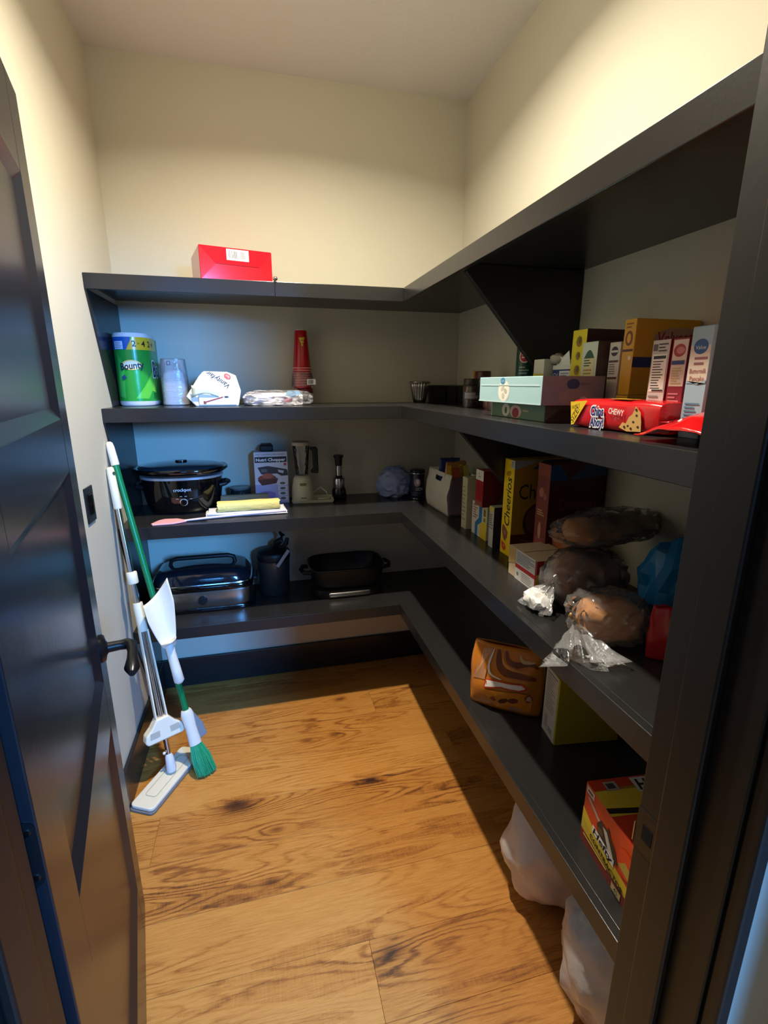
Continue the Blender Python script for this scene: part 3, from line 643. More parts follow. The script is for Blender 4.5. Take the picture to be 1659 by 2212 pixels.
t = carton('red_cake_mix_box', 'dark red cake mix carton with cream panel and red spoon emblem', 'box', .790, .750, Z2, .14, .036, .167, (140, 30, 44))
p = pr(t, '-x'); p.rect(.003, .085, .035, .164, (216, 200, 180)); p.oval(.018, .146, .013, .011, (160, 40, 44)); p.oval(.020, .146, .009, .006, (200, 120, 110)); p.rect(.004, .122, .032, .129, (50, 60, 120)); p.lines(.007, .088, .030, .118, 7, (190, 166, 110)); p.lines(.005, .05, .033, .075, 4, (196, 120, 124)); p.text('H-H', .016, .045, .012, (210, 170, 170)); p.build(t)
t = carton('pancake_mix_box', 'tall pale blue carton with blue round logo near the door frame', 'box', .772, .689, Z2, .14, .042, .180, (150, 176, 190))
p = pr(t, '-x'); p.rect(.001, .005, .041, .178, (156, 182, 196)); p.rect(.002, .09, .040, .150, (214, 196, 176)); p.oval(.021, .148, .014, .012, (44, 84, 140)); p.text('Value', .021, .147, .006, (210, 224, 236), width=.020); p.lines(.012, .117, .038, .134, 2, (140, 90, 90)); p.text('Buttermilk', .022, .110, .008, (150, 70, 76), width=.032); p.text('Pancake', .022, .098, .008, (150, 70, 76), width=.028); p.poly([(.002, .09), (.040, .09), (.040, .096), (.024, .088), (.002, .094)], (150, 176, 190)); p.lines(.006, .03, .036, .06, 5, (96, 130, 156)); p.build(t)
t = carton('pink_mix_box', 'pale pink carton half hidden by the door frame', 'box', .78, .640, Z2, .14, .040, .185, (206, 180, 184))
p = pr(t, '-x'); p.rect(.0, .02, .012, .08, (110, 40, 50)); p.lines(.004, .1, .036, .16, 6, (170, 140, 146)); p.build(t)

# cookie pack: soft pillow pack with crimped end
t = thing('cookie_pack', 'red cookie pack with yellow corner and a bitten cookie picture', 'cookies', (.700, .838, Z2), 3)
CR = mat((206, 26, 32), .20, var=.05, scale=20, bump=.25, bscale=30, coat=.3)
w, d, h = .085, .232, .060
def pillow(u, v):
    a = 2*PI*u; e = 2/5.0; c, s = math.cos(a), math.sin(a)
    k = 1-.10*abs(2*v-1)**6+.025*mnoise.noise(Vector((c*2, s*2, v*9)))
    x = math.copysign(abs(c)**e, c)*w/2*k; z = h/2+math.copysign(abs(s)**e, s)*h/2*k
    return (x, d/2-d*v, max(z, .0006))
mb = MB(); mb.grid(40, 22, pillow); mb.add([pillow(i/40, 0) for i in range(40)], [tuple(range(40))]); mb.add([pillow(i/40, 1) for i in range(40)], [tuple(range(39, -1, -1))]); mb.build('wrapper', CR, t, smooth=True)
cr = MB(); cr.grid(12, 3, lambda u, v: (-w/2*.9+w*.9*u, -d/2-.024*v, h*.5+.012*math.sin(u*26)*v*.3+(u-.5)*.01)); cr.build('crimped_end', mat((150, 16, 26), .25, bump=.4, bscale=60), t, thick=.001, smooth=True)
p = Print(lambda u, v, o: (-w/2-.0022-o, d/2-u, v)); p.poly([(.002, .052), (.054, .056), (.018, .006), (.010, .004)], (228, 190, 40)); p.text('FAMILY', .020, .043, .009, (40, 34, 20), .25, width=.026); p.text('SIZE!', .019, .026, .013, (40, 34, 20), 1.0, width=.034)
p.text('Chips', .086, .037, .020, (240, 240, 244), .03, width=.040, bold=.10); p.text('Ahoy!', .088, .016, .020, (240, 240, 244), .03, width=.042, bold=.10)
p.text('Chips', .086, .037, .018, (30, 44, 120), .03, width=.036, bold=.03); p.text('Ahoy!', .088, .016, .018, (30, 44, 120), .03, width=.038, bold=.03)
p.text('CHEWY', .138, .038, .011, (244, 236, 230), -.08, width=.040, bold=.02)
p.poly([(.150, .010), (.158, .020), (.166, .018), (.172, .030), (.180, .036), (.186, .050), (.198, .040), (.202, .024), (.204, .006), (.17, .004)], (214, 170, 100))
for uu, vv in ((.172, .014), (.184, .022), (.190, .034), (.196, .014), (.180, .010), (.188, .044), (.164, .012)): p.oval(uu, vv, .0028, .0022, (70, 40, 26), 8)
p.face(lambda u, v, o: (-w/2+v, d/2-u, h+.001+o)); p.poly([(.105, .006), (.16, .006), (.165, .03), (.112, .03)], (228, 190, 60)); p.poly([(.14, .010), (.16, .02), (.15, .024)], (60, 40, 30)); p.build(t)
t = thing('red_snack_bag', 'crumpled bright red snack bag beside the door frame', 'snack bag', (.650, .605, Z2+.005), 0)
mb = MB()
def rb(u, v):
    x = -.055+.15*u; y = .085-.20*v; e = math.sin(PI*min(1, v*1.1+.05))*math.sin(PI*(.12+.80*u))
    return (x, y, .002+.058*max(0, e)*(.55+.45*v)+.006*mnoise.noise(Vector((u*6, v*6, 2))))
mb.grid(20, 20, rb); mb.build('wrapper', mat((214, 24, 26), .16, var=.05, bump=.3, bscale=40, coat=.4), t, thick=.002, smooth=True)
p = Print(lambda u, v, o: (rb(u, v)[0]-.0005, rb(u, v)[1], rb(u, v)[2]+.0022+o)); p.poly([(.16, .30), (.20, .30), (.20, .62), (.16, .62)], (244, 214, 206)); p.build(t, 'white_stripe')

# ================================================================ THIRD SHELF, back run
t = thing('slow_cooker', 'black oval slow cooker with glass lid on the third shelf', 'slow cooker', (-.343, 2.264, Z3))
A_, B_ = .165, .118
MB().lathe([(.80, .004), (.86, .012), (.92, .035), (.985, .10), (1.0, .150), (.99, .156)], seg=56, sx=A_, sy=B_, power=2.3).build('body', GLOSSB, t, smooth=True)
MB().lathe([(.78, 0), (.80, .003), (.80, .012), (.6, .013)], seg=48, sx=A_, sy=B_, power=2.3).build('foot', MATTB, t, smooth=True)
MB().lathe([(1.0, .150), (1.025, .152), (1.025, .160), (.98, .162)], seg=56, sx=A_, sy=B_, power=2.3, cap=False).build('silver_band', mat((200, 204, 210), .3, .6), t, smooth=True)
MB().lathe([(.98, .162), (1.06, .172), (1.16, .184), (1.165, .190), (1.14, .195), (1.06, .193), (1.02, .19)], seg=56, sx=A_, sy=B_, power=2.3, cap=False).build('crock_rim', GLOSSB, t, smooth=True)
lidm = mat((30, 46, 56), .08, var=.05, coat=.5)
MB().lathe([(1.06, .1935), (1.04, .198), (.85, .206), (.5, .212), (.12, .2145), (.01, .215)], seg=56, sx=A_, sy=B_, power=2.3).build('glass_lid', lidm, t, smooth=True)
MB().lathe([(.016, .2125), (.018, .217), (.016, .2215), (.004, .2225)], seg=24, sx=1.4, sy=1).build('lid_knob', GLOSSB, t, smooth=True)
for s in (-1, 1):
    MB().tube([(s*A_*.93, -.045, .112), (s*(A_+.012), -.040, .118), (s*(A_+.024), 0, .120), (s*(A_+.012), .040, .118), (s*A_*.93, .045, .112)], [.010, .010, .010, .010, .010], 10).build('side_handle', MATTB, t, smooth=True)
def crk(u, v, o):
    k = .92+.065*min(1, max(0, (v-.035)/.065))+.015*min(1, max(0, (v-.10)/.05)); x = u
    c = abs(x/(A_*k)); y = (max(0, 1-c**2.3))**(1/2.3)*B_*k; return (x, -y-o-.0012, v)
p = Print(crk); p.curved = .008; p.text('crockpot', .010, .112, .014, (226, 230, 234), 0.0, width=.070, bold=.01)
for k in range(24):
    a = 2*PI*k/24; a2 = 2*PI*(k+1)/24; p.poly([(.012+.0155*math.cos(a), .058+.0155*math.sin(a)), (.012+.0155*math.cos(a2), .058+.0155*math.sin(a2)), (.012+.0128*math.cos(a2), .058+.0128*math.sin(a2)), (.012+.0128*math.cos(a), .058+.0128*math.sin(a))], mat((220, 222, 224), .25, .5))
for uu, vv in ((-.012, .074), (.003, .084), (.022, .084), (.042, .072)): p.rect(uu-.005, vv-.0015, uu+.005, vv+.0015, (150, 152, 154))
p.build(t, 'front_lettering')
kn = MB().lathe([(.0125, 0), (.0125, .010), (.010, .014), (.001, .0145)], seg=24); kb = MB().add([(.012+x, crk(.012, .058, 0)[1]-z, .058+y) for x, y, z in kn.v], kn.f); kb.build('dial_knob', GLOSSB, t, smooth=True)

t = thing('glass_bowl', 'small clear glass bowls nested behind the folded yellow cloth', 'bowl', (-.108, 2.325, Z3))
for i, (r, z0) in enumerate(((.046, 0), (.048, .018))):
    MB().lathe([(r*.55, z0), (r*.75, z0+.002), (r*.95, z0+.022), (r, z0+.048), (r*1.04, z0+.052), (r*.98, z0+.050), (r*.9, z0+.022), (r*.6, z0+.006), (.001, z0+.006)], seg=32).build('bowl', GLASS, t, smooth=True)
MB().lathe([(.049, .071), (.051, .074), (.049, .078), (.001, .080)], seg=32).build('lid', film('lid', .25, (120, 130, 145), .15, .3), t, smooth=True)

CW = mat((222, 220, 222), .9, var=.04, bump=.6, bscale=90); CY = mat((232, 214, 130), .9, var=.05, bump=.6, bscale=90); CG = mat((120, 112, 88), .9, var=.06, bump=.6, bscale=90)
def cloth(name, label, x, y, z, w, d, h, mt, seed, rz=0, layers=2):
    t = thing(name, label, 'cloth', (x, y, z), rz)
    for i in range(layers):
        hh = h/layers; z0 = i*hh
        def f(u, v, i=i):
            a = 2*PI*u; e = .4; c, s = math.cos(a), math.sin(a); n = mnoise.noise(Vector((c*1.5+seed, v*5, s*1.5+i)))
            yy = math.copysign(abs(c)**e, c)*d/2*(1+.10*n-.04*i); zz = z0+hh/2+math.copysign(abs(s)**.7, s)*hh/2*(1+.04*n)
            return (-w/2*(1-.04*i)+w*(1-.04*i)*v+.006*n, yy, max(.0004, zz))
        mb = MB(); mb.grid(28, 14, f); mb.add([f(k/28, 0) for k in range(28)], [tuple(range(28))]); mb.add([f(k/28, 1) for k in range(28)], [tuple(range(27, -1, -1))])
        mb.build('fold', mt, t, smooth=True)
    return t
cloth('white_cloth', 'folded white cloth lying under the rolled yellow cloth', -.078, 2.135, Z3, .33, .115, .020, CW, 2, 2, 2)
cloth('yellow_cloth', 'pale yellow rolled cloth on top of the folded white cloth', -.068, 2.118, Z3+.0205, .255, .066, .038, CY, 5, 2, 1)
cloth('olive_cloth', 'olive grey folded cloth behind the rolled yellow cloth', -.085, 2.212, Z3, .21, .032, .066, CG, 8, 2, 2)
t = thing('spatula', 'pink silicone spatula with white handle at the third shelf edge', 'spatula', (-.30, 2.046, Z3), 1.5)
bl = [(a_, b_*1.35) for a_, b_ in [(-.142, -.014), (-.135, -.026), (-.06, -.024), (-.028, -.012), (-.012, -.005), (-.012, .005), (-.028, .014), (-.05, .028), (-.10, .032), (-.120, .020)]]
MB().prism(bl, 'z', .0006, .008).build('blade', mat((240, 168, 166), .55, var=.03), t, .003, bseg=3)
MB().tube([(-.020, 0, .006), (.05, 0, .010), (.20, .004, .015), (.385, .010, .018)], [.0042, .0046, .0055, .006], 10).build('handle', mat((226, 206, 212), .4), t, smooth=True)

t = carton('food_chopper_box', 'white carton with a food chopper picture beside the blender', 'box', .036, 2.335, Z3, .150, .088, .240, (206, 204, 210))
p = pr(t, '-y'); p.rect(0, 0, .150, .090, (176, 170, 206)); p.poly([(0, .09), (.1, .09), (.1, .115), (0, .1)], (214, 212, 220)); p.rect(.004, .192, .146, .218, (28, 26, 28)); p.text('Nutri Chopper', .075, .205, .014, (238, 236, 240), width=.132, bold=.03)
p.text('FAST CHOPPING AND SLICING', .075, .229, .006, (70, 66, 90), width=.130); p.rect(.132, .176, .144, .188, (190, 60, 70))
p.poly([(.014, .170), (.060, .176), (.100, .168), (.146, .158), (.150, .130), (.120, .128), (.100, .140), (.030, .138)], (58, 54, 56)); p.poly([(.104, .158), (.132, .152), (.128, .140), (.108, .146)], (200, 198, 206)); p.rect(.030, .148, .055, .162, (100, 98, 100))
p.oval(.055, .118, .042, .018, (130, 66, 52)); p.oval(.058, .130, .026, .012, (176, 92, 66)); p.poly([(.012, .112), (.104, .118), (.096, .094), (.03, .086)], (84, 44, 38))
for v in (.012, .036, .060, .084): p.rect(.102, v, .144, v+.020, (214, 212, 218)); p.oval(.123, v+.010, .013, .006, (90, 92, 84))
p.oval(.05, .04, .04, .02, (150, 120, 176)); p.lines(.02, .01, .09, .05, 3, (160, 130, 180)); p.build(t)
t = thing('black_cap', 'black plastic chopper lid lying on top of the chopper carton', 'lid', (.020, 2.335, Z3+.2410))
MB().prism(rrect(-.030, .030, -.025, .025, .008), 'z', 0, .026).build('cap', MATTB, t, .004); MB().prism(rrect(-.024, .024, -.020, .020, .006), 'z', .0262, .034).build('cap_top', mat((34, 36, 40), .3), t, .003)

CREAM = mat((206, 204, 180), .35, var=.03)
t = thing('blender_tray', 'cream plastic tray under the blender', 'tray', (.222, 2.300, Z3), -4)
mb = MB(); tray(mb, -.098, .098, -.060, .062, .0004, .014, .006, .003); mb.build('tray', CREAM, t, .002)
t = thing('blender', 'cream blender with clear jug and black handle on a tray', 'blender', (.176, 2.305, Z3+.0035))
MB().lathe([(.048, 0), (.051, .003), (.0515, .02), (.048, .07), (.040, .108), (.032, .120), (.020, .122)], seg=40).build('base', CREAM, t, smooth=True)
MB().lathe([(.026, .122), (.028, .125), (.030, .150), (.039, .262), (.0385, .262), (.029, .150), (.024, .128)], seg=36, cap=False).build('jug', GLASS, t, smooth=True)
MB().lathe([(.041, .262), (.042, .265), (.042, .277), (.036, .280), (.01, .281)], seg=36).build('lid', mat((190, 180, 160), .4), t, smooth=True)
MB().prism([(.042, .132), (.074, .128), (.078, .140), (.076, .245), (.070, .252), (.040, .252), (.041, .238), (.052, .236), (.053, .150), (.043, .146)], 'y', -.012, .012).build('handle', MATTB, t, .004)
p = Print(lambda u, v, o: (u, -math.sqrt(max(0, (.0515-.0035*max(0, (v-.02)/.05)-.008*max(0, (v-.07)/.038))**2-u*u))-.001-o, v)); p.curved = .006
p.poly([(-.017, .092), (.017, .092), (.014, .078), (-.014, .078)], (104, 120, 60)); p.rect(-.013, .020, .013, .024, (70, 66, 50)); p.build(t, 'button_panel')
t.children[0].data  # base first
MB().tube([(.05, .02, .03), (.085, .0, .060), (.110, -.02, .040), (.120, -.03, .014), (.09, -.035, .0115), (.07, -.03, .0115)], .0032, 8).build('power_cord', CREAM, t, smooth=True)
t = thing('pepper_mill', 'black and chrome hand chopper standing against the back wall', 'kitchen tool', (.352, 2.315, Z3))
MB().lathe([(.034, 0), (.036, .003), (.035, .04), (.031, .052)], seg=32).build('base', GLOSSB, t, smooth=True)
MB().lathe([(.0275, .052), (.0285, .055), (.0285, .100), (.026, .104), (.016, .106)], seg=32).build('chrome_barrel', mat((190, 190, 192), .12, 1.0), t, smooth=True)
MB().lathe([(.016, .106), (.017, .108), (.017, .113), (.0145, .115)], seg=28).build('collar', MATTB, t, smooth=True)
MB().lathe([(.0150, .115), (.0150, .162), (.013, .163)], seg=28).build('chrome_stem', mat((190, 190, 192), .10, 1.0), t, smooth=True)
MB().lathe([(.016, .163), (.017, .168), (.018, .195), (.024, .206), (.024, .212), (.002, .215)], seg=28).build('plunger_knob', MATTB, t, smooth=True)

t = thing('blue_plastic_bag', 'crumpled translucent blue plastic bag at the back of the corner', 'plastic bag', (.628, 2.312, Z3))
add_blob('bag_film', mat((140, 156, 200), .25, var=.25, scale=14, bump=.6, bscale=25), t, center=(0, 0, .062), size=(.074, .055, .068), seed=11, amp=.26, freq=2.6, flat=.0005)
for a in (-1, 1): MB().tube([(.03*a, .0, .120), (.045*a, -.01, .140), (.02*a, -.015, .148), (-.01*a, -.02, .128)], .007, 8).build('bag_handle', mat((110, 126, 170), .3, bump=.5, bscale=40), t, smooth=True)
t = thing('dark_can', 'dark purple drink powder can next to the white shopping bag', 'can', (.720, 2.225, Z3))
MB().lathe([(.033, 0), (.035, .002), (.035, .130), (.033, .132)], seg=36).build('can_body', mat((36, 30, 54), .3, var=.1), t, smooth=True)
MB().lathe([(.0335, .132), (.036, .133), (.036, .142), (.033, .144), (.002, .143)], seg=36).build('lid', mat((24, 24, 34), .3), t, smooth=True)
MB().lathe([(.0352, .004), (.0366, .0045), (.0366, .008), (.0352, .0085)], seg=36, cap=False).build('rim_ring', CHROME, t, smooth=True)
MB().lathe([(.0352, .126), (.0368, .1265), (.0368, .130), (.0352, .1305)], seg=36, cap=False).build('rim_ring', CHROME, t, smooth=True)
p = Print(cyl(.035, -.3)); p.curved = .005; p.oval(0, .085, .016, .020, (150, 130, 150)); p.oval(.002, .088, .008, .012, (220, 200, 200)); p.text('LION', .012, .054, .016, (206, 200, 214), width=.036); p.lines(-.03, .02, .03, .04, 2, (90, 80, 110)); p.build(t, 'label_wrap')

# white carrier bag with snack bags inside
t = thing('carrier_bag', 'white paper carrier bag with cut-out handle beside the dark can', 'carrier bag', (.802, 1.995, Z3), 2)
BW, BD, BH = .125, .25, .172
BAGM = mat((206, 200, 184), .6, var=.05, scale=12, bump=.5, bscale=18)
def bagside(u, v, dx=0):     # -x side, with handle hole cut by layout
    n = .006*mnoise.noise(Vector((u*5, v*5, 1.2))); return (-BW/2+n-.012*math.sin(PI*v)+.012*v, BD/2-BD*u, .001+BH*v)
side = MB(); nu, nv = 24, 18
vs = [bagside(i/nu, j/nv) for j in range(nv+1) for i in range(nu+1)]
fs = [(j*(nu+1)+i, j*(nu+1)+i+1, (j+1)*(nu+1)+i+1, (j+1)*(nu+1)+i) for j in range(nv) for i in range(nu) if not (j in (14, 15) and 8 <= i <= 14)]
side.add(vs, fs); side.build('side_panel', BAGM, t, thick=.0016, smooth=True)
mb = MB(); mb.grid(12, 14, lambda u, v: (BW/2, BD/2-BD*u, .001+BH*.98*v)); mb.build('rear_panel', BAGM, t, thick=.0016)
for s, y in (('front_panel', -BD/2), ('far_panel', BD/2)):
    mb = MB(); mb.grid(10, 14, lambda u, v: (-BW/2+BW*u-(.012*math.sin(PI*v)-.012*v)*(1-u), y+(.020*(1-abs(2*u-1))*v*(1 if y < 0 else -1)), .001+BH*(.92 if y < 0 else 1)*v)); mb.build(s, film('bagfront', .55, (150, 130, 136), .3, .2) if y < 0 else BAGM, t, thick=.0016, smooth=True)
MB().box(-BW/2, BW/2, -BD/2, BD/2, .0004, .002).build('bag_bottom', BAGM, t)
def snackbag(name, label, x, y, z, W_, H_, T_, rz, mt, seed=1, lean=0.0, cat='snack bag'):
    t = thing(name, label, cat, (x, y, z), rz)
    def f(u, v):
        a = 2*PI*u; b = max(0.03, math.sin(PI*min(1, .08+.90*v))**.6); c, s = math.cos(a), math.sin(a)
        n = mnoise.noise(Vector((c*2+seed, s*2, v*4))); x_ = c*W_/2*(1+.05*n*b-.10*(1-b)); y_ = s*T_/2*b*(1+.25*n)+lean*v
        return (x_, y_, .001+H_*v+.006*n*v)
    mb = MB(); mb.grid(40, 20, f); mb.build('wrapper', mt, t, smooth=True, thick=.0008)
    t['bag'] = (W_, H_, T_); return t, f
SNK = lambda r, g, b: mat((r, g, b), .28, var=.12, scale=14, bump=.35, bscale=30)
t2, f2 = snackbag('yellow_snack_bag', 'orange and yellow snack bag poking out of the carrier bag', .802, 1.945, Z3+.004, .110, .215, .06, 12, SNK(176, 120, 60), 3)
p = Print(lambda u, v, o: (u, f2(.75, v/.215)[1]-.004-o, v)); p.rect(-.052, .105, -.036, .205, (238, 200, 24)); p.rect(.004, .10, .020, .205, (238, 200, 24)); p.rect(.022, .14, .050, .2, (206, 190, 84)); p.rect(-.034, .12, .002, .195, (190, 84, 44)); p.build(t2, 'yellow_bands')
snackbag('blue_snack_bag', 'dark blue topped snack bag standing at the back of the carrier bag', .815, 2.050, Z3+.004, .11, .215, .05, 10, SNK(44, 50, 110), 6)

# boxes on the third shelf, right run
t = carton('yellow_blue_carton', 'small yellow white and blue carton under the red carton', 'box', .803, 1.588, Z3, .10, .125, .122, (214, 200, 150))
p = pr(t, '-x'); p.rect(0, 0, .125, .122, (214, 204, 190)); p.rect(.070, .0, .125, .060, (226, 196, 60)); p.rect(.095, .06, .122, .118, (222, 210, 130)); p.poly([(.030, .0), (.052, .0), (.052, .04), (.085, .06), (.085, .115), (.060, .115), (.060, .07), (.030, .045)], (44, 118, 170)); p.lines(.010, .06, .05, .115, 6, (150, 90, 84)); p.rect(.098, .085, .116, .110, (120, 110, 60)); p.rect(.098, .064, .116, .080, (140, 130, 80)); p.build(t)
t = carton('red_carton', 'dark red carton with white top label standing on the yellow blue carton', 'box', .800, 1.562, Z3+.1225, .13, .060, .128, (150, 22, 26))
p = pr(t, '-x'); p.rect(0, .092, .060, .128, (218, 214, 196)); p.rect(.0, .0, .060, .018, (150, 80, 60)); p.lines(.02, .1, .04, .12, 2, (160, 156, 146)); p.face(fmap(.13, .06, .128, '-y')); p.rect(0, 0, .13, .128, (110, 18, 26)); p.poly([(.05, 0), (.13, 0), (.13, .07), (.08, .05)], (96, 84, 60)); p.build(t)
t = carton('cream_carton', 'pale cream carton behind the yellow blue carton', 'box', .800, 1.700, Z3, .12, .045, .20, (196, 186, 150))
p = pr(t, '-x'); p.lines(.006, .03, .040, .17, 9, (150, 140, 100)); p.build(t)
t = carton('thin_white_carton', 'thin white carton with small print left of the yellow cereal box', 'box', .785, 1.466, Z3, .09, .034, .142, (196, 192, 176))
p = pr(t, '-x'); p.rect(0, .125, .034, .142, (206, 196, 80)); p.lines(.005, .075, .030, .118, 6, (90, 88, 80)); p.lines(.0, .066, .034, .070, 1, (110, 106, 96), .7, False); p.face(fmap(.09, .034, .142, '-y')); p.rect(0, 0, .09, .142, (46, 34, 56)); p.build(t)
t = carton('cereal_box', 'tall yellow cereal box with black lettering on its spine', 'cereal box', .850, 1.386, Z3, .195, .064, .313, (244, 206, 14))
w, d, h = .195, .064, .313
p = pr(t, '-x'); p.text('Cheerios', .034, .178, .034, (30, 24, 20), PI/2, width=.158, shear=.2, bold=.01)
p.rect(.040, .288, .064, .313, (190, 190, 180)); p.lines(.044, .292, .060, .309, 3, (110, 110, 104)); p.oval(.030, .268, .016, .008, (176, 140, 20), rot=.3)
p.poly([(.010, .096), (.018, .098), (.032, .090), (.046, .080), (.044, .062), (.030, .044), (.018, .056), (.008, .078)], (140, 84, 50)); p.oval(.030, .074, .010, .008, (176, 116, 76))
p.poly([(.010, .042), (.020, .040), (.034, .036), (.040, .024), (.030, .012), (.016, .018), (.010, .030)], (206, 74, 40)); p.oval(.026, .028, .006, .005, (230, 120, 80))
p.face(fmap(w, d, h, '-y')); p.rect(0, 0, w, h, (176, 130, 24)); p.poly([(.0, .285), (.10, .313), (0, .313)], (150, 154, 160)); p.poly([(.06, .285), (w, .285), (w, .313), (.10, .313)], (70, 96, 120)); p.text('Cheerios', .115, .215, .050, (28, 22, 18), width=.190); p.oval(.095, .115, .056, .060, (80, 30, 36)); p.oval(.095, .118, .046, .048, (120, 70, 60)); p.rect(0, .035, w, .075, (100, 24, 28)); p.text('Cheerios', .07, .05, .016, (170, 90, 80), width=.07); p.rect(0, .0, w, .030, (150, 90, 40)); p.build(t)
t = carton('chocolate_cereal_box', 'tall dark maroon cereal box in front of the yellow cereal box', 'cereal box', .880, 1.245, Z3, .185, .064, .320, (128, 54, 32))
w, d, h = .185, .064, .320
p = pr(t, '-x'); p.rect(.0, .285, .064, .32, (150, 70, 34)); p.oval(.030, .262, .022, .008, (120, 50, 40)); p.oval(.026, .235, .012, .014, (176, 110, 90)); p.oval(.046, .225, .008, .010, (160, 96, 80))
p.rect(.010, .06, .05, .10, (150, 64, 66)); p.poly([(.006, .052), (.046, .036), (.044, .006), (.030, .016)], (216, 176, 50)); p.oval(.03, .12, .008, .026, (190, 140, 100)); p.lines(.012, .165, .052, .185, 3, (200, 160, 110))
p.face(fmap(w, d, h, '-y')); p.rect(0, 0, w, h, (74, 16, 26)); p.poly([(.0, .275), (.06, .275), (.03, .32), (.0, .32)], (36, 66, 120)); p.poly([(.06, .275), (.185, .285), (.185, .32), (.12, .32)], (50, 76, 110)); p.text('Cheerios', .095, .205, .036, (116, 44, 48), width=.125); p.oval(.10, .09, .06, .05, (96, 34, 30)); p.build(t)
t = carton('cracker_carton', 'low carton with nutrition panel and red stripe at the shelf front', 'box', .745, 1.160, Z3, .115, .150, .088, (206, 184, 150))
p = pr(t, '-x'); p.rect(.040, .046, .150, .088, (206, 204, 196)); p.lines(.045, .050, .146, .084, 7, (120, 116, 110)); p.poly([(.040, .046), (.150, .046), (.150, .036), (.040, .034)], (176, 40, 36)); p.rect(.040, .0, .150, .034, (206, 202, 196)); p.lines(.075, .004, .146, .030, 5, (140, 136, 130)); p.oval(.055, .018, .006, .006, (120, 120, 110)); p.poly([(.0, .034), (.040, .046), (.040, .088), (.0, .088)], (196, 160, 100)); p.rect(.144, 0, .150, .088, (150, 30, 34))
p.face(fmap(.115, .15, .088, '-y')); p.rect(0, 0, .115, .088, (206, 170, 30)); p.rect(0, .05, .115, .088, (150, 34, 30)); p.build(t)
t = carton('orange_cracker_carton', 'orange and red carton lying behind the low cracker carton', 'box', .865, 1.170, Z3, .11, .085, .115, (176, 100, 50))
p = pr(t, '-x'); p.rect(0, 0, .085, .07, (160, 40, 30)); p.face(fmap(.11, .085, .115, '-y')); p.rect(0, 0, .11, .06, (150, 60, 30)); p.build(t)

# bread in clear bags
BREAD = mat((186, 126, 70), .8, var=.30, scale=10, bump=.5, bscale=50); DBREAD = mat((138, 92, 56), .75, var=.3, scale=10, bump=.5, bscale=50)
def bagtail(parent, a, direction, length, spread, mt, seed, drop=0.0, rib=9):
    """gathered plastic tail: narrow at the tie, fanning out"""
    d = Vector(direction).normalized(); sidev = d.cross(Vector((0, 0, 1))).normalized(); up = sidev.cross(d)
    def f(u, v):
        ang = 2*PI*u; wv = .006+spread*v; pl = 1+.35*math.sin(ang*rib+seed)*min(1, v*2)+.25*mnoise.noise(Vector((u*9, v*4, seed)))
        return tuple(Vector(a)+d*(length*v)*(1+.18*math.sin(ang*3+seed))+sidev*math.cos(ang)*wv*pl+up*math.sin(ang)*wv*.42*pl+Vector((0, 0, -drop*v)))
    mb = MB(); mb.grid(90, 10, f); return mb.build('bag_tail', mt, parent, smooth=True)
TAIL = film('tail', .16, (240, 240, 240), .16, .30)
def clip_floor(o, zmin):
    for v in o.data.vertices:
        if v.co.z < zmin: v.co.z = zmin+.0006*abs(math.sin(v.co.x*300+v.co.y*170))
t = thing('bread_bag', 'clear bag of bread tied with a spread plastic tail at the shelf edge', 'bread', (.712, .830, Z3), -14)
add_blob('loaf', BREAD, t, center=(.0, .0, .048), size=(.064, .050, .044), seed=21, amp=.10, ridged=False, flat=.002, power=3)
add_blob('bag_film', CLEAR, t, center=(-.004, 0, .052), size=(.072, .055, .050), seed=22, amp=.20, freq=4.5, flat=.0006, power=3)
o = bagtail(t, (-.074, -.010, .040), (-.16, -.95, -.22), .110, .058, TAIL, 1.3, .01); clip_floor(o, .0012)
MB().tube([(-.074, -.012, .048), (-.086, -.004, .060), (-.082, .008, .048), (-.076, .0, .040)], .003, 8).build('tie', mat((226, 190, 120), .4), t, smooth=True)
t = thing('bun_bag', 'clear bag of brown buns with white twisted end behind the tied bread', 'bread', (.790, 1.000, Z3), 0)
add_blob('buns', DBREAD, t, center=(-.02, .0, .066), size=(.090, .064, .064), seed=31, amp=.16, ridged=False, flat=.002, power=2.6)
add_blob('bag_film', CLEAR, t, center=(-.022, 0, .070), size=(.098, .070, .070), seed=32, amp=.20, freq=4.5, flat=.0006)
o = bagtail(t, (-.110, -.010, .075), (-.75, -.10, -.75), .080, .034, TAIL, 2.2, .0); clip_floor(o, .0012)
add_blob('white_twist', mat((232, 228, 224), .5, var=.04, bump=.5, bscale=40), t, center=(-.148, -.002, .024), size=(.026, .034, .022), seed=33, amp=.3, flat=.0012, sub=3)
t = thing('roll_bag', 'upper clear bag of brown rolls lying on top of the bun bag', 'bread', (.825, 1.005, Z3+.160), 8)
for i, (x, y) in enumerate(((-.085, .0), (-.03, -.012), (.03, .006), (.085, -.004))):
    add_blob('roll', DBREAD if i else BREAD, t, center=(x, y, .036), size=(.040, .050, .032), seed=41+i, amp=.12, ridged=False, flat=.002, sub=3)
add_blob('bag_film', CLEAR, t, center=(0, 0, .038), size=(.145, .062, .040), seed=47, amp=.22, freq=4.5, flat=.0006)
t = thing('blue_chip_bag', 'crumpled bright blue chip bag by the right wall', 'snack bag', (.893, .852, Z3), 10)
add_blob('wrapper', SNK(26, 104, 156), t, center=(0, 0, .100), size=(.066, .050, .092), seed=61, amp=.26, freq=2.2, flat=.0006, power=2.6, smooth=False, sub=3)
add_blob('white_seam', mat((196, 192, 186), .35), t, center=(-.052, -.040, .040), size=(.022, .020, .012), seed=62, amp=.25, sub=2)
snackbag('red_chip_bag', 'dark red chip bag low by the door frame', .778, .718, Z3, .10, .115, .036, -30, SNK(150, 24, 24), 15)

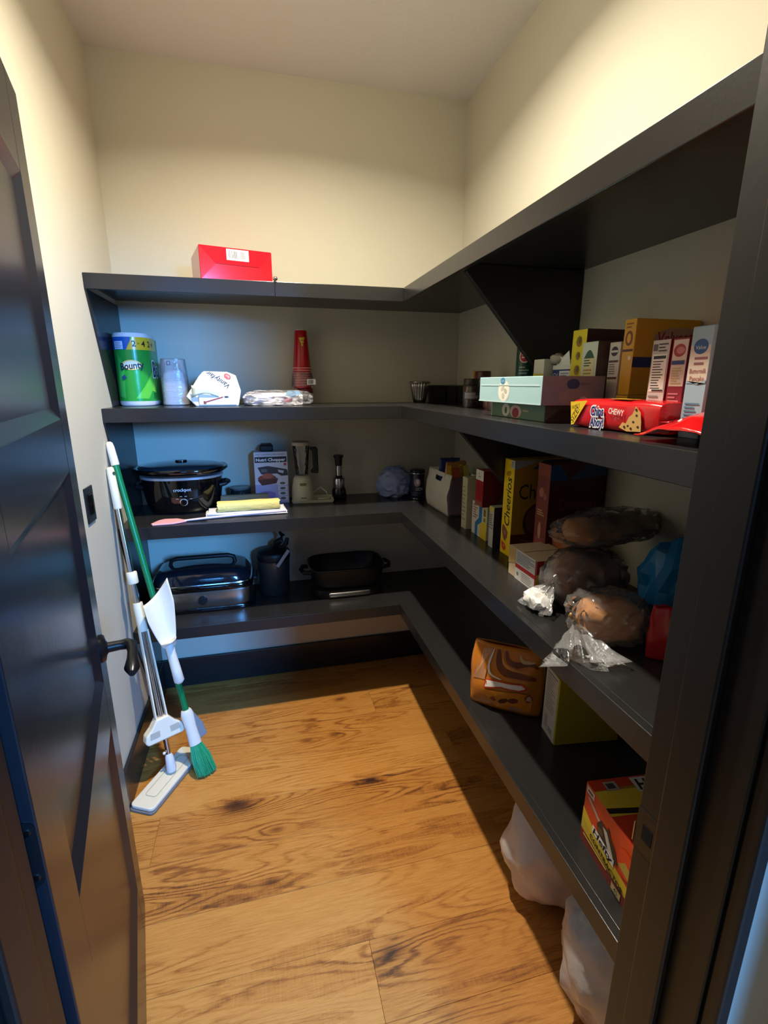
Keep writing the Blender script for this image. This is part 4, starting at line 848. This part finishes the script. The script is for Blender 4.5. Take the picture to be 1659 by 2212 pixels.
# ================================================================ LOWEST SHELF
t = thing('roaster_oven', 'steel and black electric roaster with glass lid on the lowest shelf', 'roaster', (-.292, 2.255, Z4), 0)
a, b = .212, .128
MB().lathe([(.90, .012), (.97, .016), (1.0, .030), (1.0, .090), (.99, .096)], seg=64, sx=a, sy=b, power=6).build('steel_body', STEEL, t, smooth=True)
MB().lathe([(.90, .0005), (1.03, .002), (1.05, .010), (1.03, .018), (.95, .020)], seg=64, sx=a, sy=b, power=6).build('base', GLOSSB, t, smooth=True)
MB().lathe([(.99, .096), (1.03, .100), (1.035, .118), (1.0, .124), (.96, .122)], seg=64, sx=a, sy=b, power=6).build('rim', GLOSSB, t, smooth=True)
MB().lathe([(1.0, .1245), (1.02, .127), (1.01, .131), (.98, .131)], seg=64, sx=a, sy=b, power=6, cap=False).build('lid_trim', CHROME, t, smooth=True)
MB().lathe([(.985, .131), (.96, .148), (.88, .174), (.76, .184), (.3, .190), (.01, .191)], seg=64, sx=a, sy=b, power=5).build('lid', mat((24, 30, 38), .12, var=.1, coat=.5), t, smooth=True)
MB().tube([(-.14, 0, .184), (-.135, 0, .208), (-.11, 0, .216), (.11, 0, .216), (.135, 0, .208), (.14, 0, .184)], [.009, .010, .010, .010, .010, .009], 12).build('lid_handle', MATTB, t, smooth=True)
for s in (-1, 1): MB().box(s*a*.98 if s > 0 else s*a*.98-.028, s*a*.98+.028 if s > 0 else s*a*.98, -.05, .05, .10, .118).build('side_handle', MATTB, t, .006)
MB().lathe([(.020, 0), (.018, .012), (.002, .013)], seg=24).build('dial', MATTB, t, smooth=True, loc=(.0, -b-.001, .058), rot=(PI/2, 0, 0))
t = thing('fryer_pot', 'dark grey pot with black lid and grey strap on the lowest shelf', 'pot', (.022, 2.290, Z4))
MB().lathe([(.066, 0), (.071, .004), (.077, .165), (.0785, .172), (.075, .174)], seg=44).build('pot_body', mat((104, 102, 100), .30, .8, var=.1), t, smooth=True)
MB().lathe([(.078, .1745), (.080, .178), (.079, .206), (.072, .214), (.03, .222), (.01, .223)], seg=44).build('lid', MATTB, t, smooth=True)
MB().tube([(.010, .01, .218), (.018, 0, .245), (.040, -.01, .262), (.050, -.015, .285), (.035, 0, .298)], [.014, .016, .015, .012, .006], 10).build('cord_bundle', MATTB, t, smooth=True)
MB().tube([(.045, -.02, .225), (.062, -.03, .250), (.070, -.03, .275)], [.010, .012, .008], 8).build('plug', MATTB, t, smooth=True)
mb = MB().box(-.008, .008, -.0025, .0025, -.048, .048); mb.build('grey_strap', mat((150, 148, 146), .4), t, .002, loc=(.043, -.086, .195), rot=(0, .62, 0))
t = thing('electric_skillet', 'black electric skillet with steel front band on the lowest shelf', 'skillet', (.365, 2.245, Z4), 0)
a, b = .168, .118
MB().lathe([(.86, .0005), (1.0, .003), (1.03, .018), (1.0, .040), (.92, .044)], seg=60, sx=a, sy=b, power=4).build('heating_base', MATTB, t, smooth=True)
mb = MB(); mb.grid(24, 1, lambda u, v: ((-.10+.20*u), -(max(0, 1-(abs(-.10+.20*u)/(a*1.03))**4))**.25*b*1.03-.0015, .010+.022*v)); mb.build('steel_band', STEEL, t, thick=.001, smooth=True)
MB().lathe([(.80, .045), (.92, .050), (1.02, .085), (1.06, .135), (1.10, .138), (1.09, .143), (1.03, .141), (.98, .090), (.84, .060), (.01, .058)], seg=60, sx=a, sy=b, power=4).build('pan', MATTB, t, smooth=True)
MB().lathe([(1.075, .1385), (1.105, .141), (1.075, .1440)], seg=60, sx=a, sy=b, power=4, cap=False).build('steel_rim', STEEL, t, smooth=True)
for s in (-1, 1):
    MB().tube([(s*a*1.0, -.045, .112), (s*(a+.040), -.042, .116), (s*(a+.050), 0, .118), (s*(a+.040), .042, .116), (s*a*1.0, .045, .112)], .010, 10).build('side_handle', MATTB, t, smooth=True)

t, fo_ = snackbag('orange_snack_bag', 'orange and brown snack bag standing on the lowest right shelf', .690, 1.205, Z4, .225, .205, .085, -38, SNK(206, 124, 40), 18, lean=.02, cat='snack bag')
def of(u, v, o): k = min(.99, max(.01, v/.205)); a = math.acos(max(-1, min(1, -u/.1125))); q = fo_(.5+a/(2*PI) if False else 1-a/(2*PI) if False else .5+(a/(2*PI)), k); return (q[0], q[1]-.0015-o*2, q[2])
p = Print(of); p.curved = .008
BR = (118, 62, 28)
p.poly([(-.10, .09), (-.08, .19), (-.05, .195), (-.06, .10)], (196, 140, 100)); p.stroke([(-.03, .196), (-.022, .160), (-.005, .140), (.03, .136), (.09, .128)], .024, BR); p.stroke([(-.005, .196), (.004, .172), (.03, .164), (.07, .172), (.095, .160)], .016, BR)
p.stroke([(-.015, .19), (-.008, .162), (.02, .150), (.08, .146)], .008, (214, 140, 60)); p.stroke([(.04, .19), (.05, .176), (.085, .176)], .010, (206, 170, 120)); p.stroke([(-.045, .196), (-.052, .15), (-.044, .122), (-.01, .114)], .007, (232, 220, 206))
p.poly([(-.060, .075), (-.058, .105), (.0, .110), (.055, .112), (.07, .100), (.05, .088), (-.01, .088)], (200, 60, 30)); p.poly([(-.056, .080), (-.054, .102), (.0, .106), (.05, .108), (.062, .100), (.045, .092), (-.01, .092)], (236, 228, 220))
p.poly([(-.05, .05), (-.06, .07), (.04, .082), (.085, .080), (.085, .02), (-.02, .015)], (228, 140, 30)); p.oval(.0, .045, .016, .008, (110, 40, 26), rot=.5); p.oval(.03, .052, .016, .009, (120, 46, 26), rot=.3); p.oval(.075, .066, .012, .014, (150, 60, 40)); p.oval(.076, .066, .007, .009, (220, 180, 150)); p.poly([(-.04, .046), (-.03, .056), (-.02, .044), (-.03, .036)], (150, 70, 40)); p.lines(.02, .016, .06, .030, 2, (150, 140, 170))
p.build(t)
t = carton('yellow_cracker_box', 'olive yellow carton with nutrition panel spine beside the orange bag', 'box', .845, 1.045, Z4, .19, .080, .207, (176, 160, 40), -7)
p = pr(t, '-x'); p.rect(0, 0, .074, .207, (196, 186, 172)); p.lines(.010, .080, .062, .190, 12, (150, 140, 130)); p.lines(.010, .192, .066, .198, 1, (60, 56, 50), .5, False); p.rect(.012, .02, .030, .06, (166, 156, 150)); p.rect(.036, .016, .06, .034, (150, 140, 150)); p.build(t)
t = carton('trash_bag_box', 'orange and yellow trash bag box near the door frame on lowest shelf', 'box', .735, .655, Z4, .205, .170, .148, (206, 70, 26), -6)
w, d, h = .205, .170, .148
p = pr(t, '-x'); BLK = (26, 22, 22)
p.poly([(0, .098), (.07, .052), (.17, .044), (.17, .070), (.08, .080), (0, .118)], (120, 40, 30)) if False else None
p.poly([(0, .060), (0, .085), (.05, .062), (.17, .052), (.17, .030), (.05, .040)], (214, 180, 44)); p.poly([(0, .030), (0, .060), (.05, .040), (.17, .030), (.17, .018)], (200, 168, 50)); p.rect(0, 0, .17, .026, (120, 44, 34))
p.rect(.006, .128, .034, .144, (200, 196, 190)); p.rect(.010, .133, .028, .138, BLK); p.poly([(.010, .120), (.020, .124), (.075, .100), (.070, .092)], (176, 160, 150))
p.poly([(.052, .092), (.065, .112), (.085, .108), (.090, .120), (.100, .104), (.118, .090), (.130, .068), (.110, .060), (.06, .066)], (60, 44, 34)); p.poly([(.072, .104), (.086, .104), (.112, .072), (.118, .062), (.096, .070)], (206, 196, 186)); p.oval(.066, .084, .010, .008, (96, 74, 50))
p.poly([(.040, .058), (.040, .076), (.118, .068), (.118, .050)], (226, 222, 216)); p.text('Hefty', .079, .063, .015, BLK, -.10, width=.070, shear=.1, bold=.03)
p.text('CONTRACTOR', .095, .037, .012, BLK, -.12, width=.120, bold=.02); p.lines(.012, .020, .10, .027, 1, (226, 190, 90), .6, False); p.rect(.120, .004, .150, .020, (190, 170, 120)); p.text('45', .135, .012, .010, BLK)
p.oval(.150, .095, .026, .030, (214, 66, 22)); p.poly([(.130, .078), (.17, .070), (.17, .092), (.15, .1)], (176, 150, 60))
p.face(fmap(w, d, h, '+z')); p.rect(0, 0, .205, .17, (184, 56, 28)); p.rect(0, .078, .205, .140, (200, 172, 50)); p.poly([(0, .085), (.205, .066), (.205, .080), (0, .098)], (40, 28, 26)); p.poly([(0, .14), (.08, .146), (.205, .150), (.205, .14)], (150, 110, 40)); p.rect(.030, .138, .058, .162, (150, 146, 130)); p.rect(.034, .143, .052, .157, (60, 60, 60)); p.poly([(.095, .128), (.190, .128), (.190, .166), (.095, .166)], (206, 200, 196)); p.text('Hefty', .143, .147, .028, BLK, 0.0, width=.084, shear=.1, bold=.03); p.lines(.09, .100, .17, .112, 2, (120, 96, 36), .6)
p.build(t)

# ================================================================ ON THE FLOOR
TB = mat((206, 198, 196), .35, var=.06, scale=8, bump=1.0, bscale=20)
t = thing('white_trash_bag', 'knotted white plastic bag on the floor under the lowest shelf', 'plastic bag', (.775, 1.0, 0))
add_blob('bag_body', TB, t, center=(0, 0, .185), size=(.155, .118, .180), seed=51, amp=.16, freq=2.0, ridged=False, flat=.001)
add_blob('knot', TB, t, center=(-.09, -.05, .355), size=(.035, .03, .03), seed=52, amp=.25, sub=3)
t = thing('grey_trash_bag', 'larger pale plastic bag on the floor nearest the door frame', 'plastic bag', (.758, .690, 0))
add_blob('bag_body', mat((190, 184, 184), .28, var=.06, scale=8, bump=1.0, bscale=18), t, center=(0, 0, .205), size=(.160, .125, .200), seed=55, amp=.18, freq=2.2, ridged=False, flat=.001)
add_blob('bag_top', TB, t, center=(-.07, -.06, .375), size=(.05, .05, .04), seed=57, amp=.2, sub=3)

# flat mop leaning in the left corner
CRM = mat((238, 228, 202), .45, var=.03)
t = thing('flat_mop', 'white flat mop with chrome pole leaning against the left wall', 'mop', (0, 0, 0))
m0, m1 = Vector((-.418, 1.758, .045)), Vector((-.541, 1.956, 1.205)); dm = (m1-m0).normalized(); LM = (m1-m0).length
def onm(s): return m0+dm*s
def zv(px): return px
MB().tube([onm(.0), onm(LM-.10)], .0095, 14).build('pole', CHROME, t, smooth=True)
MB().tube([onm(LM-.155), onm(LM-.150), onm(LM-.02), onm(LM-.004), onm(LM)], [.012, .0145, .0135, .012, .006], 16).build('grip', CRM, t, smooth=True)
MB().tube([onm(LM-.022)+Vector((.0145, -.0090, 0)), onm(LM-.022)+Vector((.0100, -.0060, 0))], .006, 12).build('hang_hole', mat((60, 80, 60), .8), t)
side = dm.cross(Vector((0.55, -1, 0)).normalized()).normalized(); fr = -side.cross(dm).normalized()
def mframe(s, u, f): return tuple(onm(s)+side*u+fr*f)
for a, b, r in ((.745, .790, .0185),): MB().tube([onm(a), onm(a+.004), onm(b-.004), onm(b)], [r*.9, r, r, r*.9], 16).build('collar', CRM, t, smooth=True)
MB().tube([onm(.56), onm(.565), onm(.655), onm(.67)], [.016, .017, .018, .0165], 16).build('sleeve', CRM, t, smooth=True)
ch = MB()                                                          # open squeegee channel: two side cheeks and a spine
for sgn in (-1, 1):
    P = [mframe(s, sgn*w_, f) for s, w_ in ((.20, .023), (.565, .0165)) for f in (-.012, .012)]; Q = [mframe(s, sgn*(w_-.006), f) for s, w_ in ((.20, .023), (.565, .0165)) for f in (-.012, .012)]
    ch.add(P+Q, [(0, 1, 3, 2), (4, 6, 7, 5), (0, 4, 5, 1), (2, 3, 7, 6), (0, 2, 6, 4), (1, 5, 7, 3)])
ch.build('squeegee_channel', CRM, t, .002)
hdm = MB(); N_ = 12
ol = [(.215, -.022), (.185, -.045), (.165, -.068), (.140, -.074), (.128, -.066), (.126, .066), (.140, .074), (.165, .068), (.185, .045), (.215, .022)]
vs = [mframe(s, u, -.020) for s, u in ol]+[mframe(s, u, .024) for s, u in ol]; n = len(ol)
hdm.add(vs, [tuple(range(n)), tuple(range(2*n-1, n-1, -1))]+[(i, i+n, (i+1) % n+n, (i+1) % n) for i in range(n)]); sq = hdm.build('squeegee_head', CRM, t, .006, bseg=3)
for u0, u1 in ((-.056, -.020), (.020, .056)):
    mb = MB(); q_ = [(.150, u0), (.172, u0*.95), (.172, u1*.95), (.150, u1)] ; mb.add([mframe(s, u, -.0215) for s, u in q_], [(0, 1, 2, 3)]); mb.build('slot', mat((186, 178, 158), .7), sq)
for u0 in (-.045, -.022, 0, .022, .045):
    mb = MB(); mb.add([mframe(.1255, u0-.009, f) for f in (-.012, .016)]+[mframe(.1255, u0+.009, f) for f in (.016, -.012)], [(0, 1, 2, 3)]); mb.build('squeegee_gap', mat((196, 190, 172), .7), sq)
MB().tube([onm(-.012), onm(.0), onm(.05), onm(.06)], [.017, .019, .015, .010], 14).build('swivel_joint', mat((220, 218, 222), .4), t, smooth=True)
add_blob('joint_pin', CRM, t, center=tuple(onm(.07)+Vector((-.012, -.01, 0))), size=(.006, .006, .006), seed=1, amp=.02, sub=2)
hp = MB().prism(rrect(-.048, .048, -.155, .155, .018), 'z', .010, .024); mh = hp.build('mop_plate', CRM, t, .004, bseg=3, loc=(-.430, 1.745, 0), rot=(0, 0, math.radians(-27)))
g = MB(); ring = rrect(-.024, .024, -.105, .105, .012); n = len(ring); inn = rrect(-.022, .022, -.103, .103, .011)
g.add([(x, y, .0253) for x, y in ring]+[(x, y, .0253) for x, y in inn], [(i, (i+1) % n, (i+1) % n+n, i+n) for i in range(n)]); g.build('plate_groove', mat((186, 180, 160), .6), mh)
MB().prism(rrect(-.052, .052, -.160, .160, .018), 'z', .0006, .0095).build('mop_pad', mat((120, 116, 112), .9, bump=.5, bscale=120), t, .003, loc=(-.430, 1.745, 0), rot=(0, 0, math.radians(-27)))

# broom with dustpan clipped to it
GR = mat((14, 116, 66), .3, var=.04)
t = thing('broom', 'green broom with white grip leaning in the left corner', 'broom', (0, 0, 0))
b0, b1 = Vector((-.300, 1.748, .0)), Vector((-.543, 1.995, 1.292)); db = (b1-b0).normalized(); LB = (b1-b0).length
def onb(s): return b0+db*s
MB().tube([onb(.26), onb(LB-.085)], .0115, 14).build('pole', GR, t, smooth=True)
MB().tube([onb(LB-.088), onb(LB-.084), onb(LB-.02), onb(LB-.005), onb(LB)], [.013, .0145, .0135, .011, .005], 16).build('grip', WPLAS, t, smooth=True)
sb = db.cross(Vector((.5, -1, 0)).normalized()).normalized(); fb = -sb.cross(db).normalized()
def bframe(s, u, f): return tuple(onb(s)+sb*u+fb*f)
sec = [(.275, .017, .015), (.270, .020, .017), (.255, .024, .017), (.20, .021, .016), (.13, .024, .017)]
mb = MB(); vs = []; fs = []
for s, u, f in sec:
    for k in range(20): a = 2*PI*k/20; vs.append(bframe(s, u*math.cos(a), f*math.sin(a)))
for i in range(len(sec)-1):
    for k in range(20): fs.append((i*20+k, i*20+(k+1) % 20, (i+1)*20+(k+1) % 20, (i+1)*20+k))
fs += [tuple(range(20)), tuple(range(len(sec)*20-1, (len(sec)-1)*20-1, -1))]
mb.add(vs, fs).build('broom_head', WPLAS, t, smooth=True)
hw_ = MB(); ol = [(.26, .010), (.255, .024), (.20, .046), (.15, .052), (.14, .020)]
vs = [bframe(s, u, f) for f in (.014, -.006) for s, u in [(q1, q2) for q1, q2 in ol]]; n = len(ol)
hw_.add(vs, [tuple(range(n)), tuple(range(2*n-1, n-1, -1))]+[(i, i+n, (i+1) % n+n, (i+1) % n) for i in range(n)]); hw_.build('head_side', mat((120, 128, 136), .5), t, .003)
br = MB(); brt = mat((40, 150, 96), .5, var=.2, scale=40)
for i in range(420):
    a = random.uniform(0, 2*PI); r = math.sqrt(random.random()); u, f = math.cos(a)*r, math.sin(a)*r
    s0 = onb(.135)+sb*(u*.020)+fb*(f*.014); e = b0+Vector((.012, -.008, 0))+sb*(u*.040)+fb*(f*.018); e.z = random.uniform(.001, .010)+.012*r*r
    e += Vector((random.gauss(0, .003), random.gauss(0, .003), 0)); mid = (s0+e)/2+sb*u*.008
    br.tube([s0, mid, e], [.0016, .0016, .0012], 4)
o = br.build('bristles', brt, t, smooth=True); o['kind'] = 'stuff'
t = thing('dustpan', 'white dustpan clipped upside down to the green broom pole', 'dustpan', (0, 0, 0))
def dp(u, v):            # u across -1..1, v 0 at handle .. 1 at lip
    wv = .020+.032*min(1, v*1.5)**.7; s = .545+.200*v; cup = .040*(1-u*u)**.5*(.35+.65*v) if abs(u) < 1 else 0
    return bframe(s+.036*v*u+.020*v*v*(abs(u)**2), u*wv, -.040-.034*(u*u)*min(1, v*1.5)+.016*v)
mb = MB(); mb.grid(24, 16, lambda a, b: dp(2*a-1, b)); mb.build('scoop', WPLAS, t, thick=.003, smooth=True)
mb = MB(); mb.grid(24, 6, lambda a, b: tuple(Vector(dp(2*a-1, .02+.10*b))+fb*(-.045*(1-(2*a-1)**2)*b)) ); mb.build('back_lip', WPLAS, t, thick=.003, smooth=True)
MB().tube([bframe(.565, 0, -.036), bframe(.52, 0, -.034), bframe(.45, 0, -.034), bframe(.405, .0, -.034), bframe(.395, 0, -.034)], [.019, .016, .018, .019, .010], 16).build('handle', WPLAS, t, smooth=True)
MB().tube([bframe(.54, .012, -.020), bframe(.548, .026, -.014), bframe(.55, .030, -.010)], [.010, .007, .003], 10).build('thumb_tab', WPLAS, t, smooth=True)
